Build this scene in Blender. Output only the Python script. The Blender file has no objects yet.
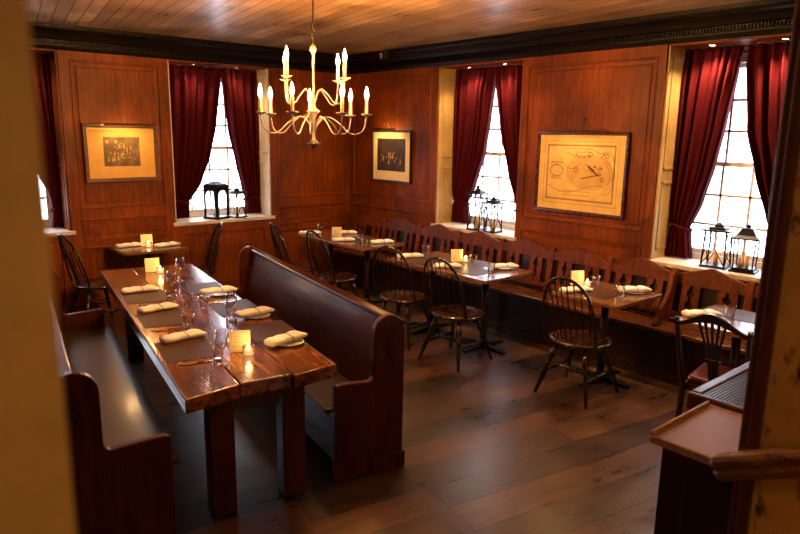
import bpy, bmesh, math, random
from mathutils import Vector, Matrix
random.seed(7)
SC = bpy.context.scene
COL = SC.collection
PI = math.pi
XR, YB, CEIL = 5.45, 7.5, 3.0          # right wall plane, back wall plane, ceiling height
XL, YF = -0.9, 0.5                     # left wall plane, front wall plane
SILL, HEAD, DEEP = 0.93, 2.75, 0.40    # window niches

# ------------------------------------------------------------------ materials
def new_mat(name):
    m = bpy.data.materials.new(name); m.use_nodes = True
    nt = m.node_tree; b = nt.nodes['Principled BSDF']
    return m, nt, b
def N(nt, t, **kw):
    n = nt.nodes.new(t)
    for k, v in kw.items(): setattr(n, k, v)
    return n
def plain(name, col, rough=0.5, metal=0.0, bump=0.0, bscale=200, var=0.0, coat=0.0):
    m, nt, b = new_mat(name)
    b.inputs['Base Color'].default_value = (*col, 1); b.inputs['Roughness'].default_value = rough
    b.inputs['Metallic'].default_value = metal; b.inputs['Coat Weight'].default_value = coat
    tc = N(nt, 'ShaderNodeTexCoord')
    if var:
        n = N(nt, 'ShaderNodeTexNoise'); n.inputs['Scale'].default_value = 9; n.inputs['Detail'].default_value = 6
        r = N(nt, 'ShaderNodeValToRGB')
        r.color_ramp.elements[0].position = .3; r.color_ramp.elements[1].position = .7
        r.color_ramp.elements[0].color = (*[c*(1-var) for c in col], 1)
        r.color_ramp.elements[1].color = (*[min(1, c*(1+var)) for c in col], 1)
        nt.links.new(tc.outputs['Object'], n.inputs['Vector']); nt.links.new(n.outputs['Fac'], r.inputs['Fac'])
        nt.links.new(r.outputs['Color'], b.inputs['Base Color'])
    if bump:
        n = N(nt, 'ShaderNodeTexNoise'); n.inputs['Scale'].default_value = bscale
        u = N(nt, 'ShaderNodeBump'); u.inputs['Strength'].default_value = bump; u.inputs['Distance'].default_value = .003
        nt.links.new(tc.outputs['Object'], n.inputs['Vector']); nt.links.new(n.outputs['Fac'], u.inputs['Height'])
        nt.links.new(u.outputs['Normal'], b.inputs['Normal'])
    return m
def wood(name, dark, light, axis='z', rough=0.35, coat=0.0, scale=1.0, bump=0.25, blotch=0.5, rvar=0.12):
    m, nt, b = new_mat(name)
    tc = N(nt, 'ShaderNodeTexCoord'); mp = N(nt, 'ShaderNodeMapping')
    s = {'x': (1.6, 22, 22), 'y': (22, 1.6, 22), 'z': (22, 22, 1.6)}[axis]
    mp.inputs['Scale'].default_value = [k*scale for k in s]
    nt.links.new(tc.outputs['Object'], mp.inputs['Vector'])
    n = N(nt, 'ShaderNodeTexNoise'); n.inputs['Scale'].default_value = 1.6; n.inputs['Detail'].default_value = 8
    n.inputs['Roughness'].default_value = .65; n.inputs['Distortion'].default_value = 1.2
    nt.links.new(mp.outputs['Vector'], n.inputs['Vector'])
    r = N(nt, 'ShaderNodeValToRGB'); r.color_ramp.elements[0].position = .34; r.color_ramp.elements[1].position = .66
    r.color_ramp.elements[0].color = (*dark, 1); r.color_ramp.elements[1].color = (*light, 1)
    nt.links.new(n.outputs['Fac'], r.inputs['Fac'])
    n2 = N(nt, 'ShaderNodeTexNoise'); n2.inputs['Scale'].default_value = 2.3; n2.inputs['Detail'].default_value = 5
    nt.links.new(tc.outputs['Object'], n2.inputs['Vector'])
    mr = N(nt, 'ShaderNodeMapRange'); mr.inputs['From Min'].default_value = .3; mr.inputs['From Max'].default_value = .7
    mr.inputs['To Min'].default_value = 1-blotch; mr.inputs['To Max'].default_value = 1.0+blotch*.35
    nt.links.new(n2.outputs['Fac'], mr.inputs['Value'])
    mx = N(nt, 'ShaderNodeMix', data_type='RGBA', blend_type='MULTIPLY'); mx.inputs['Factor'].default_value = 1
    nt.links.new(r.outputs['Color'], mx.inputs[6]); nt.links.new(mr.outputs['Result'], mx.inputs[7])
    nt.links.new(mx.outputs[2], b.inputs['Base Color'])
    m2 = N(nt, 'ShaderNodeMapRange'); m2.inputs['To Min'].default_value = rough-rvar; m2.inputs['To Max'].default_value = rough+rvar
    nt.links.new(n.outputs['Fac'], m2.inputs['Value']); nt.links.new(m2.outputs['Result'], b.inputs['Roughness'])
    b.inputs['Coat Weight'].default_value = coat; b.inputs['Coat Roughness'].default_value = .12
    u = N(nt, 'ShaderNodeBump'); u.inputs['Strength'].default_value = bump; u.inputs['Distance'].default_value = .002
    nt.links.new(n.outputs['Fac'], u.inputs['Height']); nt.links.new(u.outputs['Normal'], b.inputs['Normal'])
    return m
def emis(name, col, strength):
    m, nt, b = new_mat(name)
    b.inputs['Base Color'].default_value = (*col, 1)
    b.inputs['Emission Color'].default_value = (*col, 1); b.inputs['Emission Strength'].default_value = strength
    return m
def glass(name, tint=(1, 1, 1), gl=0.12):
    m, nt, b = new_mat(name); nt.nodes.remove(b)
    o = nt.nodes['Material Output']
    t = N(nt, 'ShaderNodeBsdfTransparent'); t.inputs['Color'].default_value = (*tint, 1)
    g = N(nt, 'ShaderNodeBsdfGlossy'); g.inputs['Roughness'].default_value = .03
    lw = N(nt, 'ShaderNodeLayerWeight'); lw.inputs['Blend'].default_value = gl
    mx = N(nt, 'ShaderNodeMixShader')
    nt.links.new(lw.outputs['Facing'], mx.inputs['Fac']); nt.links.new(t.outputs[0], mx.inputs[1]); nt.links.new(g.outputs[0], mx.inputs[2])
    nt.links.new(mx.outputs[0], o.inputs['Surface'])
    return m
def planks(name, c1, c2, gapc, angle, width, length, rough, gap=.004, grain=.5, rvar=.1, spec=.5, coat=0.0, bump=.4):
    m, nt, b = new_mat(name)
    tc = N(nt, 'ShaderNodeTexCoord'); mp = N(nt, 'ShaderNodeMapping'); mp.inputs['Rotation'].default_value = (0, 0, angle)
    nt.links.new(tc.outputs['Object'], mp.inputs['Vector'])
    br = N(nt, 'ShaderNodeTexBrick'); br.offset = .37; br.offset_frequency = 3
    br.inputs['Scale'].default_value = 1; br.inputs['Mortar Size'].default_value = gap; br.inputs['Mortar Smooth'].default_value = .3
    br.inputs['Brick Width'].default_value = length; br.inputs['Row Height'].default_value = width
    br.inputs['Color1'].default_value = (*c1, 1); br.inputs['Color2'].default_value = (*c2, 1); br.inputs['Mortar'].default_value = (*gapc, 1)
    nt.links.new(mp.outputs['Vector'], br.inputs['Vector'])
    m2 = N(nt, 'ShaderNodeMapping'); m2.inputs['Scale'].default_value = (2.0, 16, 1)
    nt.links.new(mp.outputs['Vector'], m2.inputs['Vector'])
    n = N(nt, 'ShaderNodeTexNoise'); n.inputs['Scale'].default_value = 1.5; n.inputs['Detail'].default_value = 9; n.inputs['Roughness'].default_value = .7; n.inputs['Distortion'].default_value = .8
    nt.links.new(m2.outputs['Vector'], n.inputs['Vector'])
    n2 = N(nt, 'ShaderNodeTexNoise'); n2.inputs['Scale'].default_value = 1.9; n2.inputs['Detail'].default_value = 6
    nt.links.new(tc.outputs['Object'], n2.inputs['Vector'])
    ad = N(nt, 'ShaderNodeMath', operation='ADD'); nt.links.new(n.outputs['Fac'], ad.inputs[0]); nt.links.new(n2.outputs['Fac'], ad.inputs[1])
    mr = N(nt, 'ShaderNodeMapRange'); mr.inputs['From Min'].default_value = .75; mr.inputs['From Max'].default_value = 1.25
    mr.inputs['To Min'].default_value = 1-grain; mr.inputs['To Max'].default_value = 1+grain
    nt.links.new(ad.outputs[0], mr.inputs['Value'])
    mx = N(nt, 'ShaderNodeMix', data_type='RGBA', blend_type='MULTIPLY'); mx.inputs['Factor'].default_value = 1
    nt.links.new(br.outputs['Color'], mx.inputs[6]); nt.links.new(mr.outputs['Result'], mx.inputs[7])
    nt.links.new(mx.outputs[2], b.inputs['Base Color'])
    rr = N(nt, 'ShaderNodeMapRange'); rr.inputs['From Min'].default_value = .7; rr.inputs['From Max'].default_value = 1.3
    rr.inputs['To Min'].default_value = rough-rvar; rr.inputs['To Max'].default_value = rough+rvar
    nt.links.new(ad.outputs[0], rr.inputs['Value']); nt.links.new(rr.outputs['Result'], b.inputs['Roughness'])
    b.inputs['Specular IOR Level'].default_value = spec; b.inputs['Coat Weight'].default_value = coat; b.inputs['Coat Roughness'].default_value = .24
    sb = N(nt, 'ShaderNodeMath', operation='SUBTRACT'); nt.links.new(n.outputs['Fac'], sb.inputs[0])
    ms = N(nt, 'ShaderNodeMath', operation='MULTIPLY'); ms.inputs[1].default_value = 4; nt.links.new(br.outputs['Fac'], ms.inputs[0]); nt.links.new(ms.outputs[0], sb.inputs[1])
    u = N(nt, 'ShaderNodeBump'); u.inputs['Strength'].default_value = bump; u.inputs['Distance'].default_value = .0025
    nt.links.new(sb.outputs[0], u.inputs['Height']); nt.links.new(u.outputs['Normal'], b.inputs['Normal'])
    return m
def plaster(name):
    m, nt, b = new_mat(name)
    tc = N(nt, 'ShaderNodeTexCoord')
    n = N(nt, 'ShaderNodeTexNoise'); n.inputs['Scale'].default_value = 5; n.inputs['Detail'].default_value = 8; n.inputs['Roughness'].default_value = .65
    r = N(nt, 'ShaderNodeValToRGB'); r.color_ramp.elements[0].position = .3; r.color_ramp.elements[0].color = (.42, .27, .08, 1)
    r.color_ramp.elements[1].position = .65; r.color_ramp.elements[1].color = (.72, .52, .22, 1)
    n2 = N(nt, 'ShaderNodeTexNoise'); n2.inputs['Scale'].default_value = 13; n2.inputs['Detail'].default_value = 6; n2.inputs['Roughness'].default_value = .7
    mp = N(nt, 'ShaderNodeMapping'); mp.inputs['Scale'].default_value = (1, 1, .45)
    r2 = N(nt, 'ShaderNodeValToRGB'); r2.color_ramp.elements[0].position = .34; r2.color_ramp.elements[0].color = (.06, .035, .015, 1)
    r2.color_ramp.elements[1].position = .42; r2.color_ramp.elements[1].color = (1, 1, 1, 1)
    mx = N(nt, 'ShaderNodeMix', data_type='RGBA', blend_type='MULTIPLY'); mx.inputs['Factor'].default_value = 1
    L = nt.links.new
    L(tc.outputs['Object'], n.inputs['Vector']); L(tc.outputs['Object'], mp.inputs['Vector']); L(mp.outputs[0], n2.inputs['Vector'])
    L(n.outputs['Fac'], r.inputs['Fac']); L(n2.outputs['Fac'], r2.inputs['Fac']); L(r.outputs[0], mx.inputs[6]); L(r2.outputs[0], mx.inputs[7])
    L(mx.outputs[2], b.inputs['Base Color']); b.inputs['Roughness'].default_value = .6
    u = N(nt, 'ShaderNodeBump'); u.inputs['Strength'].default_value = .5; u.inputs['Distance'].default_value = .004
    L(n2.outputs['Fac'], u.inputs['Height']); L(u.outputs[0], b.inputs['Normal'])
    return m
def velvet(name, col):
    m, nt, b = new_mat(name)
    b.inputs['Base Color'].default_value = (*col, 1); b.inputs['Roughness'].default_value = .8; b.inputs['Specular IOR Level'].default_value = .08
    b.inputs['Sheen Weight'].default_value = .05; b.inputs['Sheen Roughness'].default_value = .4
    b.inputs['Sheen Tint'].default_value = (.7, .1, .2, 1)
    return m

M = {}
M['panel'] = wood('oiled_panel_wood', (.115, .023, .0025), (.26, .058, .005), 'z', .45, blotch=.5, bump=.2)
M['cornice'] = wood('black_stained_wood', (.003, .0018, .0012), (.010, .005, .003), 'x', .38, bump=.2)
M['ceil'] = planks('ceiling_boards', (.46, .28, .135), (.27, .155, .072), (.008, .004, .002), 0, .115, 9.0, .34, gap=.005, grain=.5, rvar=.08, spec=.6, coat=.3)
M['floor'] = planks('floor_planks', (.100, .044, .020), (.018, .008, .004), (.006, .003, .002), 0, .24, 1.9, .34, gap=.004, grain=.6, rvar=.10, spec=.45, coat=.35, bump=.6)
M['shutter'] = wood('cream_painted_shutter', (.34, .20, .06), (.50, .33, .12), 'z', .45, bump=.2, blotch=.3)
M['sill'] = plain('white_painted_sill', (.62, .56, .50), .35, var=.12)
M['sash'] = plain('white_painted_sash', (.70, .64, .60), .45)
M['tabletop'] = wood('varnished_plank_tabletop', (.045, .010, .003), (.48, .14, .024), 'y', .22, coat=.6, scale=.5, blotch=.8, bump=.12, rvar=.07)
M['tabletop2'] = wood('brown_tabletop', (.10, .04, .014), (.21, .09, .035), 'y', .24, coat=.4, scale=.8, blotch=.4, bump=.1, rvar=.07)
M['mahog'] = wood('red_brown_pew_wood', (.022, .004, .0015), (.085, .015, .0035), 'y', .30, coat=.25, blotch=.5, bump=.15)
M['mahogz'] = wood('red_brown_pew_end_wood', (.018, .0035, .0015), (.085, .015, .0035), 'z', .33, coat=.2, blotch=.4, bump=.15)
M['seatwood'] = wood('dark_polished_seat_wood', (.014, .008, .006), (.045, .022, .014), 'y', .32, coat=.35, blotch=.3, bump=.15)
M['bench'] = wood('brown_bench_wood', (.060, .012, .0025), (.20, .044, .007), 'z', .38, blotch=.4, bump=.15)
M['benchseat'] = wood('brown_bench_seat_wood', (.06, .016, .005), (.16, .048, .012), 'y', .28, coat=.2, blotch=.4, bump=.15)
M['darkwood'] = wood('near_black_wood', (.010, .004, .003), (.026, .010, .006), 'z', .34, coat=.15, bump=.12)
M['chairwood'] = wood('dark_chair_wood', (.005, .0025, .0018), (.017, .006, .003), 'z', .28, coat=.25, bump=.1)
M['chairseat'] = wood('dark_chair_seat_wood', (.016, .006, .003), (.050, .017, .007), 'x', .26, coat=.35, bump=.1)
M['postwood'] = wood('red_brown_post_wood', (.045, .012, .005), (.11, .03, .010), 'z', .35, coat=.1, bump=.2)
M['plaster'] = plaster('weathered_cream_paint')
M['curtain'] = velvet('burgundy_velvet', (.047, .0028, .0045))
M['iron'] = plain('black_iron', (.012, .012, .014), .35, metal=.6)
M['blackmat'] = plain('black_plastic', (.012, .012, .013), .4)
M['chand'] = plain('aged_cream_metal', (.13, .095, .075), .45, metal=.15, var=.25)
M['candle'] = plain('cream_candle_sleeve', (.85, .62, .32), .5)
M['candle'].node_tree.nodes['Principled BSDF'].inputs['Subsurface Weight'].default_value = .3
M['wax'] = plain('yellow_wax', (.80, .52, .22), .5)
M['bulb'] = emis('glowing_bulb', (1.0, .50, .15), 2300)
M['puck'] = emis('lit_downlight_lens', (1.0, .78, .50), 160)
M['lampglow'] = emis('lit_picture_lamp', (1.0, .58, .20), 60)
M['flame'] = emis('candle_flame', (1.0, .55, .15), 160)
M['candleglow'] = emis('lit_wax_cup', (1.0, .60, .22), 1.6)
M['pane'] = glass('window_pane', gl=.06)
M['glass'] = glass('clear_glass', (.97, .97, .98), gl=.40)
M['linen'] = plain('cream_linen', (.88, .86, .82), .8, bump=.3, bscale=300)
M['band'] = plain('brown_band', (.06, .03, .015), .6)
M['china'] = plain('white_china', (.7, .68, .63), .2)
M['mat'] = plain('brown_leather_placemat', (.060, .026, .014), .42, bump=.25, bscale=150, var=.15)
M['steel'] = plain('polished_steel', (.6, .57, .53), .18, metal=1)
M['card'] = plain('cream_card', (.80, .70, .50), .7)
M['cardprint'] = plain('printed_card_ink', (.30, .22, .12), .7)
M['frame1'] = wood('brown_frame', (.07, .018, .006), (.16, .045, .012), 'x', .3, coat=.4)
M['frame2'] = plain('black_frame', (.015, .010, .008), .3)
M['frame3'] = wood('dark_red_frame', (.05, .008, .005), (.10, .016, .008), 'x', .28, coat=.4)
M['gilt'] = plain('gilt_fillet', (.55, .36, .12), .35, metal=.6)
M['matyel'] = plain('yellowed_mount', (.62, .36, .09), .7, var=.06)
M['matcream'] = plain('cream_mount', (.80, .66, .42), .7, var=.04)
M['paper3'] = plain('aged_map_paper', (.68, .46, .16), .75, var=.12)
M['paper3b'] = plain('map_wash', (.56, .35, .11), .75, var=.1)
M['sepia'] = plain('sepia_print', (.13, .075, .025), .5, var=.6)
M['sepiadark'] = plain('dark_print', (.035, .018, .008), .5, var=.6)
M['figure'] = plain('pale_printed_figures', (.46, .29, .11), .6, var=.3)
M['ink'] = plain('brown_ink', (.14, .07, .025), .7)
M['leather'] = plain('dark_red_leather', (.085, .010, .010), .28, bump=.15, bscale=90, coat=.2)
M['tan'] = wood('tan_stand_top', (.20, .105, .045), (.30, .16, .07), 'x', .42, blotch=.25, bump=.1)
M['brass'] = plain('dark_brass', (.18, .10, .04), .35, metal=.9)
M['mesh'] = plain('grey_grille_wire', (.22, .22, .24), .3, metal=.8)
M['cord'] = plain('brown_cord', (.02, .012, .008), .5)
M['spine'] = plain('off_white_ring', (.5, .45, .4), .4)

# ------------------------------------------------------------------ mesh builder
class MB:
    def __init__(s): s.v = []; s.f = []; s.sm = []
    def add(s, vs, fs, smooth=False, mat=None):
        o = len(s.v)
        for p in vs:
            p = Vector(p)
            s.v.append(mat @ p if mat else p)
        for f in fs: s.f.append([i+o for i in f]); s.sm.append(smooth)
        return s
    def box(s, x0, y0, z0, x1, y1, z1, mat=None):
        vs = [(x, y, z) for z in (z0, z1) for y in (y0, y1) for x in (x0, x1)]
        return s.add(vs, [(0, 2, 3, 1), (4, 5, 7, 6), (0, 1, 5, 4), (2, 6, 7, 3), (0, 4, 6, 2), (1, 3, 7, 5)], False, mat)
    def tube(s, pts, r, n=8, cap=True, closed=False, mat=None):
        pts = [Vector(p) for p in pts]; k = len(pts)
        rs = r if isinstance(r, (list, tuple)) else [r]*k
        rings = []; up = None
        for i, p in enumerate(pts):
            a = pts[(i-1) % k] if (i or closed) else pts[0]; b = pts[(i+1) % k] if (i < k-1 or closed) else pts[-1]
            t = (b-a).normalized()
            if up is None:
                up = Vector((0, 0, 1)) if abs(t.z) < .9 else Vector((1, 0, 0))
            up = (up - t*up.dot(t)).normalized(); sd = t.cross(up)
            rings.append([p + (up*math.cos(2*PI*j/n) + sd*math.sin(2*PI*j/n))*rs[i] for j in range(n)])
        vs = [q for g in rings for q in g]; fs = []
        for i in range(k if closed else k-1):
            for j in range(n):
                a = i*n+j; b = i*n+(j+1) % n; c = ((i+1) % k)*n+(j+1) % n; d = ((i+1) % k)*n+j
                fs.append((a, b, c, d))
        s.add(vs, fs, True, mat)
        if cap and not closed:
            s.add(rings[0], [tuple(range(n))[::-1]], False, mat); s.add(rings[-1], [tuple(range(n))], False, mat)
        return s
    def lathe(s, prof, n=20, c=(0, 0, 0), mat=None, smooth=True):
        vs = []; fs = []
        for (r, z) in prof:
            for j in range(n): vs.append((c[0]+r*math.cos(2*PI*j/n), c[1]+r*math.sin(2*PI*j/n), c[2]+z))
        for i in range(len(prof)-1):
            for j in range(n): fs.append((i*n+j, i*n+(j+1) % n, (i+1)*n+(j+1) % n, (i+1)*n+j))
        if prof[0][0] > 1e-5: fs.append(tuple(range(n))[::-1])
        if prof[-1][0] > 1e-5: fs.append(tuple((len(prof)-1)*n+j for j in range(n)))
        return s.add(vs, fs, smooth, mat)
    def prism(s, outline, h0, h1, plane='xy', mat=None):
        n = len(outline)
        f3 = {'xy': lambda a, b, h: (a, b, h), 'xz': lambda a, b, h: (a, h, b), 'yz': lambda a, b, h: (h, a, b)}[plane]
        vs = [f3(a, b, h0) for a, b in outline] + [f3(a, b, h1) for a, b in outline]
        fs = [tuple(range(n)), tuple(range(n, 2*n))] + [(i, (i+1) % n, n+(i+1) % n, n+i) for i in range(n)]
        return s.add(vs, fs, False, mat)
    def leg(s, a, b, prof, n=10):            # a turned member: prof is (t, radius)
        a = Vector(a); b = Vector(b)
        return s.tube([a.lerp(b, t) for t, r in prof], [r for t, r in prof], n)
    def build(s, name, mat, parent=None, bevel=0, seg=2, loc=None, rot=None):
        me = bpy.data.meshes.new(name)
        me.from_pydata([tuple(p) for p in s.v], [], s.f)
        for p, f in zip(me.polygons, s.sm): p.use_smooth = f
        bm = bmesh.new(); bm.from_mesh(me); bmesh.ops.remove_doubles(bm, verts=bm.verts, dist=1e-6) if False else None
        bmesh.ops.recalc_face_normals(bm, faces=bm.faces); bm.to_mesh(me); bm.free()
        me.materials.append(mat)
        o = bpy.data.objects.new(name, me); COL.objects.link(o)
        if parent: o.parent = parent
        if loc: o.location = loc
        if rot: o.rotation_euler = rot
        if bevel:
            b = o.modifiers.new('bevel', 'BEVEL'); b.width = bevel; b.segments = seg; b.limit_method = 'ANGLE'; b.angle_limit = .6
        return o
for k_, v_ in (('mat', .15), ('curtain', .05), ('panel', .18), ('bench', .22), ('mahog', .35), ('mahogz', .22), ('darkwood', .25), ('chairwood', .4), ('cornice', .12)):
    M[k_].node_tree.nodes['Principled BSDF'].inputs['Specular IOR Level'].default_value = v_
def thing(name, label, cat, loc=(0, 0, 0), rz=0, group=None):
    o = bpy.data.objects.new(name, None); COL.objects.link(o)
    o.empty_display_size = .05
    o.location = loc; o.rotation_euler = (0, 0, rz)
    o['label'] = label; o['category'] = cat
    if group: o['group'] = group
    return o
def tag(o, label, cat, group=None):
    o['label'] = label; o['category'] = cat
    if group: o['group'] = group
    return o
def struct(o): o['kind'] = 'structure'; return o
def dup(root, loc=None, rz=None, label=None, group=None):
    def cp(o, parent):
        c = o.copy(); COL.objects.link(c)
        if parent: c.parent = parent
        for ch in list(o.children): cp(ch, c)
        return c
    r = cp(root, None)
    if loc is not None: r.location = loc
    if rz is not None: r.rotation_euler = (0, 0, rz)
    if label: r['label'] = label
    if group: r['group'] = group
    return r
def reuse(proto, first):
    """first placement moves the prototype itself, later ones copy it"""
    def place(loc, rz, label, group=None):
        if first:
            first.pop(); proto.location = loc; proto.rotation_euler = (0, 0, rz); proto['label'] = label
            if group: proto['group'] = group
            return proto
        return dup(proto, loc, rz, label, group)
    return place
def light(kind, loc, power, col, **kw):
    l = bpy.data.lights.new(kind.lower()+'_light', kind); l.energy = power; l.color = col
    rot = kw.pop('rot', None)
    for k, v in kw.items(): setattr(l, k, v)
    o = bpy.data.objects.new(l.name, l); COL.objects.link(o); o.location = loc
    if rot: o.rotation_euler = rot
    return o

# ------------------------------------------------------------------ room shell
def mapB(u, z, d): return (u, YB-d, z)          # back wall: u = x, d = distance into the room
def mapR(u, z, d): return (XR-d, u, z)          # right wall: u = y
def wbox(mb, mp, u0, u1, z0, z1, d0, d1):
    vs = [mp(u, z, d) for z in (z0, z1) for d in (d0, d1) for u in (u0, u1)]
    mb.add(vs, [(0, 2, 3, 1), (4, 5, 7, 6), (0, 1, 5, 4), (2, 6, 7, 3), (0, 4, 6, 2), (1, 3, 7, 5)])
def ring(mb, mp, u0, u1, z0, z1, prof):
    """a mitred moulding round a rectangle; prof is (inset, d)"""
    vs = []
    for ins, d in prof:
        vs += [mp(u0+ins, z0+ins, d), mp(u1-ins, z0+ins, d), mp(u1-ins, z1-ins, d), mp(u0+ins, z1-ins, d)]
    fs = []
    for i in range(len(prof)-1):
        for j in range(4): fs.append((i*4+j, i*4+(j+1) % 4, (i+1)*4+(j+1) % 4, (i+1)*4+j))
    k = (len(prof)-1)*4; fs.append((k, k+1, k+2, k+3))
    mb.add(vs, fs)
PROF = [(0, .020), (.006, .030), (.020, .030), (.028, .014), (.034, .006), (.036, .006), (.038, -.002)]
PROF2 = [(0, .0201), (.007, .027), (.017, .027), (.024, .008), (.060, .004), (.066, .012), (.08, .013)]
def pier(mb, mp, u0, u1, panels, z0=0.0, z1=2.80, st=.09):
    """solid pier with a face frame and sunk or raised panels (list of z ranges)"""
    wbox(mb, mp, u0, u1, z0, z1, -.45, 0)
    wbox(mb, mp, u0, u0+st, z0, z1, 0, .02); wbox(mb, mp, u1-st, u1, z0, z1, 0, .02)
    zs = z0
    for (a, b) in panels:
        wbox(mb, mp, u0+st, u1-st, zs, a, 0, .02); zs = b
        ring(mb, mp, u0+st, u1-st, a, b, PROF2)
    wbox(mb, mp, u0+st, u1-st, zs, z1, 0, .02)
PZ = [(.14, .74), (.80, 1.045), (1.145, 2.68)]
UP = [(.14, .80)]

wb = MB()
pier(wb, mapB, XL, .55, PZ, st=.12)
pier(wb, mapB, 1.81, 2.93, PZ, st=.10)
pier(wb, mapB, 4.20, XR, PZ, st=.09)
for a, b in ((.55, 1.81), (2.93, 4.20)):
    pier(wb, mapB, a, b, UP, 0, SILL-.045, st=.10)
    wbox(wb, mapB, a, b, HEAD, 2.95, -.45, 0)
wbox(wb, mapB, XL, XR+.5, 2.80, 3.05, -.45, 0)
ob = struct(wb.build('wall_back', M['panel']))
wr = MB()
pier(wr, mapR, 5.75, YB, PZ, st=.10)
pier(wr, mapR, 2.95, 4.49, PZ, st=.07)
pier(wr, mapR, YF-.1, 1.68, PZ, st=.10)
for a, b in ((1.68, 2.95), (4.49, 5.75)):
    pier(wr, mapR, a, b, UP, 0, SILL-.045, st=.10)
    wbox(wr, mapR, a, b, HEAD, 2.95, -.45, 0)
wbox(wr, mapR, YF-.1, YB, 2.80, 3.05, -.45, 0)
struct(wr.build('wall_right', M['panel']))
wl = MB(); wl.box(XL-.2, YF-.2, 0, XL, YB+.45, 3.05)
struct(wl.build('wall_left', M['panel']))
fl = MB(); fl.box(XL-.2, YF, -.12, XR+.45, YB+.45, 0)
fo = struct(fl.build('floor', M['floor']))
ce = MB(); ce.box(XL-.2, -3.2, 0, XR+.45, YB+.45, .12)
co = struct(ce.build('ceiling', M['ceil'], loc=(0, 0, CEIL)))
# boards run across the walls at a slight angle: rotate the pattern of floor and ceiling
for nm, ang in (('ceiling_boards', -PI/2+.171), ('floor_planks', .171)):
    for nd in bpy.data.materials[nm].node_tree.nodes:
        if nd.type == 'MAPPING' and abs(nd.inputs['Scale'].default_value[1]-1) < 1e-6: nd.inputs['Rotation'].default_value = (0, 0, ang)
# cornice: dark stepped moulding with a dentil course, one per wall
def cornice(mp, u0, u1, name):
    mb = MB()
    prof = [(0, 2.765), (.03, 2.765), (.045, 2.80), (.045, 2.815), (.028, 2.822), (.028, 2.862), (.06, 2.868), (.075, 2.90),
            (.095, 2.93), (.125, 2.945), (.135, 2.965), (.135, 3.0), (0, 3.0)]
    vs = [mp(u0, z, d) for d, z in prof] + [mp(u1, z, d) for d, z in prof]; n = len(prof)
    mb.add(vs, [tuple(range(n)), tuple(range(n, 2*n))] + [(i, (i+1) % n, n+(i+1) % n, n+i) for i in range(n)])
    k = u0+.01
    while k < u1-.02:
        wbox(mb, mp, k, k+.014, 2.826, 2.856, .026, .046); k += .026
    return struct(mb.build(name, M['cornice'], bevel=0))
cornice(mapB, XL, XR-.02, 'trim_1'); cornice(mapR, YF, YB-.02, 'trim_2')
bb = MB(); wbox(bb, mapB, XL, XR-.02, 0, .13, .02, .035); struct(bb.build('baseboard_back', M['panel'], bevel=.004))
bb = MB(); wbox(bb, mapR, YF, YB-.04, 0, .13, .02, .035); struct(bb.build('baseboard_right', M['panel'], bevel=.004))

# windows: painted niche linings, sill board, double-hung sash with muntins, panes
def window(n, mp, a, b, jamb):
    c = (a+b)/2
    fr = MB(); D = -DEEP
    for u0, u1 in ((a+.02, c-.54), (c+.54, b-.02)): wbox(fr, mp, u0, u1, SILL, HEAD, D-.05, D+.02)
    wbox(fr, mp, c-.54, c+.54, SILL, SILL+.05, D-.05, D+.03); wbox(fr, mp, c-.54, c+.54, 2.62, HEAD, D-.05, D+.02)
    root = struct(fr.build('window_%d' % n, M['sash'], bevel=.004))
    sh = MB()
    for u0, u1 in ((a, a+.02), (b-.02, b)):
        wbox(sh, mp, u0, u1, SILL, HEAD, D, .0)
        for z0, z1 in ((SILL+.08, 1.62), (1.72, HEAD-.08)):
            s = 1 if u0 == a else -1; uu = u1 if s > 0 else u0
            for d0, d1, y0, y1 in ((D+.06, D+.085, z0, z1), (-.075, -.05, z0, z1), (D+.06, -.05, z0, z0+.025), (D+.06, -.05, z1-.025, z1)):
                wbox(sh, mp, min(uu, uu+s*.008), max(uu, uu+s*.008), y0, y1, d0, d1)
    sh.build('jamb_lining', M[jamb], root, bevel=.003)
    s = MB()
    for z0, z1, d in ((SILL+.05, 1.80, D), (1.76, 2.62, D-.03)):
        wbox(s, mp, c-.54, c-.50, z0, z1, d-.03, d); wbox(s, mp, c+.50, c+.54, z0, z1, d-.03, d)
        wbox(s, mp, c-.50, c+.50, z0, z0+.04, d-.03, d); wbox(s, mp, c-.50, c+.50, z1-.04, z1, d-.03, d)
    s.build('sash', M['sash'], root, bevel=.003)
    m = MB()
    for k in (-.25, 0, .25):
        wbox(m, mp, c+k-.011, c+k+.011, SILL+.09, 1.76, D-.024, D-.004); wbox(m, mp, c+k-.011, c+k+.011, 1.80, 2.58, D-.054, D-.034)
    for z in (1.25, 1.51): wbox(m, mp, c-.50, c+.50, z-.011, z+.011, D-.024, D-.004)
    for z in (2.06, 2.32): wbox(m, mp, c-.50, c+.50, z-.011, z+.011, D-.054, D-.034)
    m.build('muntins', M['sash'], root)
    p = MB(); wbox(p, mp, c-.51, c+.51, SILL+.08, 1.77, D-.016, D-.012); wbox(p, mp, c-.51, c+.51, 1.79, 2.59, D-.046, D-.042)
    p.build('pane', M['pane'], root)
    si = MB(); wbox(si, mp, a-.0, b+.0, SILL-.045, SILL, D, .0); wbox(si, mp, a-.03, b+.03, SILL-.04, SILL, .0, .045)
    si.build('window_sill', M['sill'], root, bevel=.006)
    rd = MB(); rd.tube([mp(a+.02, 2.70, -.345), mp(b-.02, 2.70, -.345)], .010, 8)
    rd.build('curtain_rod', M['iron'], root)
    return root
window(1, mapB, .55, 1.81, 'panel'); window(2, mapB, 2.93, 4.20, 'sill')
window(3, mapR, 4.49, 5.75, 'shutter'); window(4, mapR, 1.68, 2.95, 'shutter')

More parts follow.
